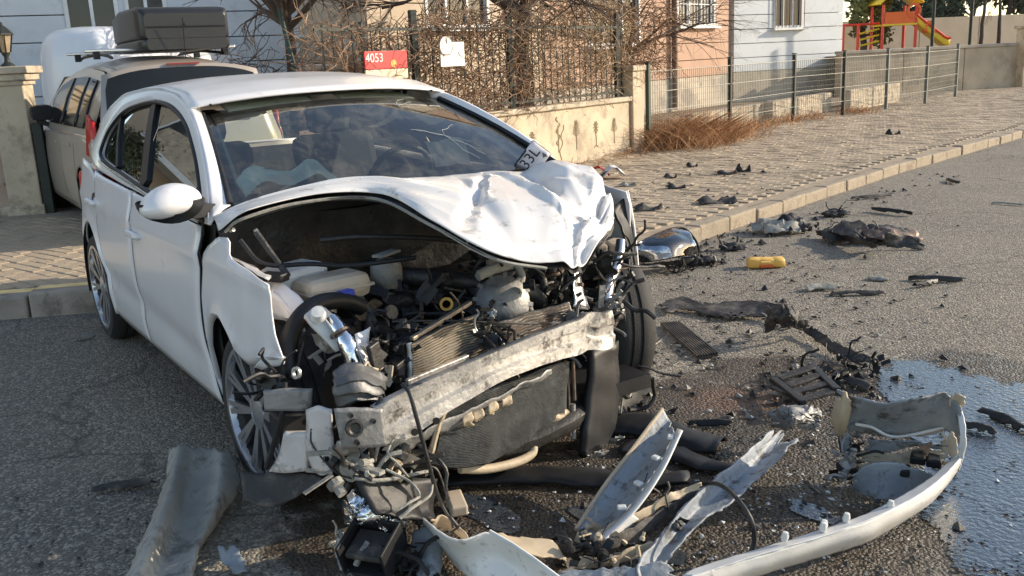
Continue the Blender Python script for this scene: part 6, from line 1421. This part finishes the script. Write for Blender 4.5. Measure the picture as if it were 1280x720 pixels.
# black grille
gr_ = empty('broken_grille', g(1005, 482), 'broken black slatted grille panel lying beside the wet patch', 'grille', G_CAR)
for k, (a, c) in enumerate([((972, 473), (1016, 459)), ((983, 482), (1024, 469)), ((992, 490), (1034, 480)), ((1000, 500), (1040, 489)), ((968, 484), (996, 494))]): MB().bar(g(*a, .05), g(*c, .07), .05, .014).build('slat', BLKD, gr_, bev=.004)
for a, c in [((966, 474), (1004, 504)), ((1014, 457), (1046, 488))]: MB().bar(g(*a, .055), g(*c, .075), .035, .025).build('frame_side', BLK, gr_, bev=.005)
clutter('grille_splinters', g(1030, 470, .03), (.14, .10, .02), 24, BLK, 53, gr_, .7)
gsheet('crumpled_sheet', [[(956, 512, .12), (985, 505, .15), (1012, 508, .15), (1027, 516, .12)], [(958, 528, .08), (985, 522, .14), (1010, 524, .12), (1027, 530, .10)], [(970, 540, .05), (990, 542, .07), (1010, 538, .07), (1022, 540, .05)]], STEEL, None, 22, 24, .004, .02, 16, 5, .005, label='crumpled grey metal sheet at the head of the bumper strip', cat='metal sheet', group=G_CAR)
# bent strips in front of the left wheel
bs = empty('bent_radiator_strip', g(930, 400), 'long dark bent trim strip running from the left wheel toward the puddle', 'trim strip', G_CAR)
gsheet('flat_run', [[(824, 380, .04), (850, 372, .05), (885, 378, .05), (915, 376, .05), (955, 376, .07), (990, 388, .09)], [(828, 394, .02), (855, 388, .02), (890, 396, .02), (920, 400, .015), (955, 396, .02), (985, 404, .03)]], BLKD, bs, 12, 50, .006, .010, 9, 15, .004)
gsheet('crumpled_middle', [[(955, 386, .16), (980, 382, .20), (1005, 388, .16)], [(956, 402, .10), (982, 400, .15), (1010, 404, .10)], [(960, 416, .03), (985, 416, .05), (1012, 414, .03)]], BLKD, bs, 16, 18, .005, .03, 16, 16, .006)
gsheet('tail_run', [[(1005, 402, .06), (1030, 418, .05), (1060, 436, .05), (1098, 450, .04)], [(1000, 414, .02), (1024, 430, .015), (1052, 448, .015), (1092, 462, .01)]], BLKD, bs, 8, 30, .006, .010, 10, 17, .005)
clutter('end_scraps', g(1070, 450, .03), (.16, .10, .02), 26, BLK, 54, bs, .6); clutter('crumpled_scraps', g(985, 400, .08), (.08, .07, .05), 18, GREYP, 55, bs, .5)
ms_ = empty('mesh_strip', g(862, 424), 'short black ribbed mesh strip lying beside the left front tyre', 'mesh strip', G_CAR)
a0, a1, b0, b1 = g(826, 404, .02), g(848, 402, .02), g(872, 446, .02), g(897, 442, .02)
for k in range(9):
    t_ = k/8; MB().bar(a0.lerp(a1, t_), b0.lerp(b1, t_), .006, .014).build('rib', BLKD, ms_)
for t_ in (0, .33, .66, 1): MB().bar(a0.lerp(b0, t_)-Vector((0, 0, .008)), a1.lerp(b1, t_)-Vector((0, 0, .008)), .012, .008).build('cross_rib', BLK, ms_)
# headlight on the kerb side
hk = empty('loose_headlight', g(832, 318), 'loose clear headlight lamp lying beside the kerb', 'headlight', G_CAR)
gsheet('lens', [[(797, 306, .22), (820, 295, .24), (842, 288, .25), (860, 292, .22)], [(796, 318, .15), (822, 308, .20), (848, 302, .21), (868, 308, .15)], [(798, 330, .06), (826, 326, .10), (850, 322, .10), (871, 320, .06)]], CHROME, hk, 20, 26, .006, .012, 12, 18, .002)
gsheet('lens_cover', [[(796, 304, .24), (820, 293, .26), (842, 286, .27), (862, 290, .24)], [(795, 316, .17), (822, 306, .22), (848, 300, .23), (870, 306, .17)], [(797, 330, .07), (826, 326, .12), (850, 322, .12), (873, 320, .07)]], CLEAR, hk, 16, 22, .003, .004, 9, 19, .001)
MB().tube(crs([g(794, 308, .2), g(815, 296, .24), g(842, 286, .26), g(858, 288, .24), g(872, 306, .16), g(872, 320, .06)], 30), .012, 7).build('black_surround', BLK, hk, smooth=60)
gsheet('black_backing', [[(796, 330, .06), (830, 328, .07), (868, 322, .06)], [(800, 336, .01), (832, 335, .01), (868, 330, .01)]], BLKD, hk, 6, 16, .006, .008, 10, 20, .003)
clutter('backing_bits', g(850, 332, .03), (.12, .12, .02), 22, BLK, 56, hk, .7)
yb = empty('yellow_block', g(957, 329), 'yellow plastic block lying on the road near the kerb', 'plastic block')
R3 = Matrix.Rotation(math.atan2(CR.y, CR.x)-.05, 3, 'Z')
P = []
for q, k in ((-.132, .1), (-.13, .8), (-.115, 1), (-.06, 1.02), (-.05, .95), (-.04, 1.0), (.04, 1.0), (.05, .94), (.06, 1.0), (.112, .97), (.13, .75), (.132, .1)):
    P.append([g(957, 328, .035)+R3 @ Vector((q, math.copysign(abs(math.cos(t_))**.5, math.cos(t_))*.056*k, math.copysign(abs(math.sin(t_))**.5, math.sin(t_))*.036*k)) for t_ in np.linspace(0, 2*math.pi, 25)])
MB().grid(crumple(P, .006, 13, 4)).build('body', YEL, yb, smooth=40)
MB().box(g(957, 328, .072), (.07, .04, .012), R3).build('raised_lid', YEL, yb, bev=.004)
MB().box(g(957, 330, .02)+Vector((.04, -.04, 0)), (.10, .04, .025), R3).build('orange_tab', AMBER, yb, bev=.005)
# wreckage lumps farther along the kerb
def lump(name, u, v, w_, d_, h_, seed, label, m1=BLKD, m2=DARKM):
    t = empty(name, g(u, v), label, 'car part', 'wreckage lumps along the kerb'); c = g(u, v); rnd = random.Random(seed)
    for k in range(4):
        cc = c+Vector((CR.x, CR.y, 0))*rnd.uniform(-.35, .35)*w_+Vector((rnd.uniform(-.3, .3)*d_, 0, 0)); a = Vector((CR.x, CR.y, rnd.uniform(-.1, .1)))*w_*.35; bb = Vector((-CR.y, CR.x, 0))*d_*.4; z = Vector((0, 0, h_))
        P = surf([[cc-a-bb+z*.1, cc-bb*1.1+z*.2, cc+a-bb+z*.08], [cc-a+z*.5, cc+z*rnd.uniform(.7, 1.1), cc+a+z*.5], [cc-a+bb+z*.15, cc+bb+z*.3, cc+a+bb+z*.1]], 12, 14)
        MB().grid(crumple(P, h_*.22, 14, seed+k, .006)).build('crushed_shell', m1 if k % 2 else m2, t, smooth=35, th=.006)
    clutter('splinters', c+Vector((0, 0, h_*.3)), (w_*.4, w_*.4, h_*.25), 20, BLK, seed+60, t, .7)
    return t
lump('crushed_part', 985, 290, .42, .25, .13, 1, 'small heap of crushed black car parts against the kerb', BLK, GREYP)
lump('crushed_part', 1068, 300, .60, .35, .13, 2, 'large heap of crushed dark car parts out on the road', BLKD, COPPER)
sheet_ = gsheet('black_spar', [[(1018, 288, .06), (1050, 292, .10), (1078, 300, .12), (1098, 308, .08)], [(1022, 294, .02), (1052, 300, .03), (1080, 308, .03), (1098, 311, .02)]], BLK, None, 8, 20, .008, .006, 9, 3, .003, label='black plastic spar leaning on the large heap of crushed parts', cat='plastic piece', group='wreckage lumps along the kerb')
gsheet('ribbed_shell', [[(1108, 290, .15), (1130, 294, .10), (1156, 304, .05)], [(1104, 300, .08), (1130, 303, .05), (1158, 308, .02)], [(1108, 310, .01), (1130, 311, .01), (1158, 312, .01)]], BLKD, None, 12, 16, .006, .01, 12, 4, .004, label='dark ribbed shell at the right end of the large heap', cat='plastic piece', group='wreckage lumps along the kerb')
lump('crushed_part', 1045, 270, .22, .12, .06, 3, 'little black scrap heap touching the kerb foot', BLK, BLKD)
lump('crushed_part', 880, 330, .25, .12, .06, 4, 'black scrap right behind the loose headlight', BLK, BLKD)
lump('crushed_part', 912, 312, .18, .10, .05, 5, 'black scrap just left of the yellow block', BLK, BLKD)
# sticks and slivers: each its own thing
SL = 'loose sticks and slivers of plastic'
for (a, c, w_, h_, m_, lb) in [
    ((1036, 369), (1106, 367), .03, .015, BLKD, 'dark straight strip lying alone in the middle of the road'),
    ((1135, 349), (1208, 352), .035, .02, BLKD, 'dark straight strip farthest right on the dry road'),
    ((1142, 359), (1172, 353), .02, .02, BLK, 'short black stick touching the rightmost dark strip'),
    ((1063, 249), (1117, 245), .03, .02, BLKD, 'thin dark strip along the kerb foot, farthest up the road'),
    ((1088, 263), (1140, 269), .025, .025, BLK, 'black rod between kerb and large heap'),
    ((1240, 254), (1281, 257), .02, .01, GREYP, 'thin grey sliver at the right edge of road'),
    ((1182, 225), (1200, 230), .03, .02, BLK, 'tiny black stick farthest away on the road'),
    ((1228, 514), (1286, 543), .04, .016, BLK, 'thick black strip sticking out of the puddle at the right edge'),
    ((1204, 534), (1246, 543), .025, .02, BLKD, 'thin dark sliver in the puddle beside the bumper'),
    ((858, 531), (916, 531), .02, .015, BLK, 'black rod on wet ground beside the channel trim tip'),
    ((116, 615), (198, 606), .025, .02, BLKD, 'dark rod lying left of the curved grey liner panel'),
    ((96, 426), (119, 420), .02, .015, GREYP, 'small pale stick near the kerb behind the right rear wheel'),
    ((1056, 476), (1090, 488), .05, .02, BLKD, 'dark flat chip at the near edge of puddle top'),
    ((1085, 348), (1116, 351), .05, .012, GREYP, 'pale flat sliver in the middle of the road'),
    ((1003, 362), (1052, 360), .06, .02, GREYP, 'grey crumb strip left of the lone straight strip')]:
    pa, pc = g(*a, h_*.5), g(*c, h_*.5); sq = Vector((-(pc-pa).y, (pc-pa).x, 0)).normalized()*w_*.8; bw = sq*random.uniform(-.6, .6); up_ = Vector((0, 0, h_*1.2))
    P = surf([[pa-sq, pa.lerp(pc, .5)-sq+bw, pc-sq*.7], [pa+up_, pa.lerp(pc, .5)+bw+up_*1.3, pc+up_], [pa+sq, pa.lerp(pc, .5)+sq+bw, pc+sq*.7]], 8, 26)
    P = torn([list(q) for q in zip(*P)], .22, int(a[0])); crumple(P, .004, 14, int(a[0]), .002)
    MB().grid(P).build('plastic_sliver', m_, None, lb, 'plastic sliver', SL, smooth=35, th=.005)
PV = 'bits of wreckage on the pavement'
def chip(u, v, s_, m_, lb, seed, z=PZ, h_=.05, nm='plastic_chip'):
    c = PX(u, v, z=z+.004); a = Vector((CR.x, CR.y, 0))*s_; bb = Vector((-CR.y, CR.x, 0))*s_*.6
    P = [[c+a*(i/7-.5)+bb*(j/5-.5)+Vector((0, 0, h_*math.sin(math.pi*j/5)*(.4+.6*math.sin(i)))) for j in range(6)] for i in range(8)]
    MB().grid(crumple(P, s_*.09, 12, seed, s_*.03)).build(nm, m_, None, lb, 'plastic chip', PV, smooth=35, th=.006)
for args in [(908, 217, .22, BLK, 'flat black chip on the pavement, left of a pair', 1), (928, 214, .16, BLK, 'upright black chip on the pavement, right of a pair', 2, PZ, .10), (895, 253, .35, BLKD, 'long dark sliver lying flat across the pavement near kerb', 3), (845, 235, .2, BLK, 'black flake in the middle of the pavement', 4), (810, 262, .25, BLKD, 'dark flake beside the wing edge of the wreck', 5), (1116, 168, .2, BLK, 'lone black lump farthest up the pavement', 6, PZ, .09), (785, 232, .18, GREYP, 'grey flake just right of the red and white scrap', 7), (865, 208, .14, BLK, 'small black flake near the dry bush', 8), (838, 222, .14, BLKD, 'small dark flake halfway to the fence end pillar', 9)]: chip(*args)
p_ = PX(757, 222, z=PZ+.004); rwx = empty('light_scrap', p_, 'red and white broken lamp scrap on the pavement beside the bonnet', 'lamp scrap', PV)
for k, (du, m_) in enumerate(((-9, RED), (6, WHPL), (10, PLW))):
    c = PX(757+du, 220, z=PZ+.03); P = [[c+Vector((CR.x, CR.y, 0))*(i/5-.5)*.26+Vector((-CR.y, CR.x, 0))*(j/5-.5)*.18+Vector((0, 0, .10*math.sin(math.pi*i/5))) for j in range(6)] for i in range(6)]
    MB().grid(crumple(P, .03, 11, 70+k, .01)).build('shard', m_, rwx, smooth=35, th=.006)
# black bumper bars under the nose
for (a, c, w_, h_, lb) in [((560, 604), (860, 600), .07, .05, 'long black bar lying across under the smashed nose'), ((768, 536), (905, 560), .10, .07, 'thick black moulding lying right of the nose, nearer the wheel'), ((780, 562), (925, 588), .06, .03, 'flat black moulding lying behind the channel trim')]:
    pa, pc = g(*a), g(*c); dd_ = (pc-pa).normalized(); sd_ = Vector((-dd_.y, dd_.x, 0)); P = []
    for k in range(26):
        q = pa.lerp(pc, k/25)+sd_*.03*math.sin(k*.22); wv = w_*(1-.35*(k/25)**3)*(1+.15*noise.noise(Vector((k*.4, w_*90, 0))))
        P.append([q+sd_*wv*(math.cos(t_))+Vector((0, 0, .006+h_*.7*(1-.3*k/25)*math.sin(t_)**.7)) for t_ in np.linspace(.05, math.pi-.05, 9)])
    MB().grid(crumple(P, .010, 9, int(w_*300), .004)).build('black_moulding', BLK, None, lb, 'moulding', G_CAR, smooth=40, th=.005)
MB().bar(g(566, 618, .04), g(575, 640, .03), .06, .04).build('broken_connector', CREAM, None, 'small cream broken connector under the hanging wires', 'connector', bev=.008)
for u, v, s_, sd in [(748, 575, .05, 1), (780, 590, .04, 2), (770, 555, .05, 3)]:
    c = g(u, v, .02); P = [[c+Vector((rnd.uniform(-.2, .2)*s_, 0, 0))+Vector(((i/4-.5)*s_, (j/4-.5)*s_, .01*i)) for j in range(5)] for i in range(5)]
    MB().grid(crumple(P, .012, 20, sd)).build('plastic_scrap', GREYP, None, ['curled grey scrap on the wet ground, upper of three', 'curled grey scrap nearest the channel trim', 'curled grey scrap closest to the left tyre'][sd-1], 'plastic scrap', th=.004)
CLEARC = mat('glass_crumb', (.55, .6, .6), .1, 0, .2, 30)
# countless crumbs
def crumbs(name, n_, pick, m_, smin, smax, seed, z=0.):
    rnd = random.Random(seed); b_ = MB()
    for k in range(n_):
        u, v = pick(rnd); c = PX(u, v, z=z+.006)
        if z > 0 and (c.x > inner_x(c.y)-.2): continue
        s_ = rnd.uniform(smin, smax)*(1 if rnd.random() < .85 else 1.8); a = rnd.uniform(0, 6.28)
        vs = [c+Vector((math.cos(a+q)*s_*rnd.uniform(.5, 1.3), math.sin(a+q)*s_*rnd.uniform(.4, 1.), rnd.uniform(0, .004))) for q in (0, 1.6, 3.1, 4.7)]; t_ = c+Vector((rnd.uniform(-.4, .4)*s_, rnd.uniform(-.4, .4)*s_, s_*rnd.uniform(.3, .9)))
        b_.add(vs+[t_], [(0, 1, 4), (1, 2, 4), (2, 3, 4), (3, 0, 4)])
    b_.build(name, m_, kind='stuff', center=False)
def pk_road(r):
    u = r.gauss(930, 130); v = r.gauss(400, 85)
    while not (690 < u < 1279 and v > 320-.24*(u-870)+12): u = r.gauss(930, 130); v = r.gauss(400, 85)
    return u, v
crumbs('black_crumbs', 420, pk_road, BLK, .006, .022, 1)
crumbs('grey_crumbs', 260, pk_road, GREYP, .005, .016, 2)
crumbs('glass_crumbs', 420, lambda r: (r.gauss(880, 150), r.gauss(560, 90)), CLEARC, .003, .009, 13)
crumbs('pale_crumbs', 160, lambda r: (r.uniform(560, 1180), r.uniform(560, 719)), WHPL, .003, .010, 3)
crumbs('dark_crumbs', 420, lambda r: (r.uniform(560, 1200), r.uniform(520, 719)), BLKD, .005, .018, 4)
crumbs('kerb_crumbs', 160, lambda r: ((lambda q: (870+q*330+r.gauss(0, 14), 308-q*98+abs(r.gauss(0, 14))))(r.random()**1.6)), BLK, .008, .03, 5)
crumbs('pavement_crumbs', 170, lambda r: (r.uniform(750, 1100), r.gauss(235, 28)), BLKD, .008, .028, 6, PZ)
crumbs('shade_crumbs', 120, lambda r: (r.uniform(20, 560), r.uniform(600, 719)), BLKD, .004, .014, 7)
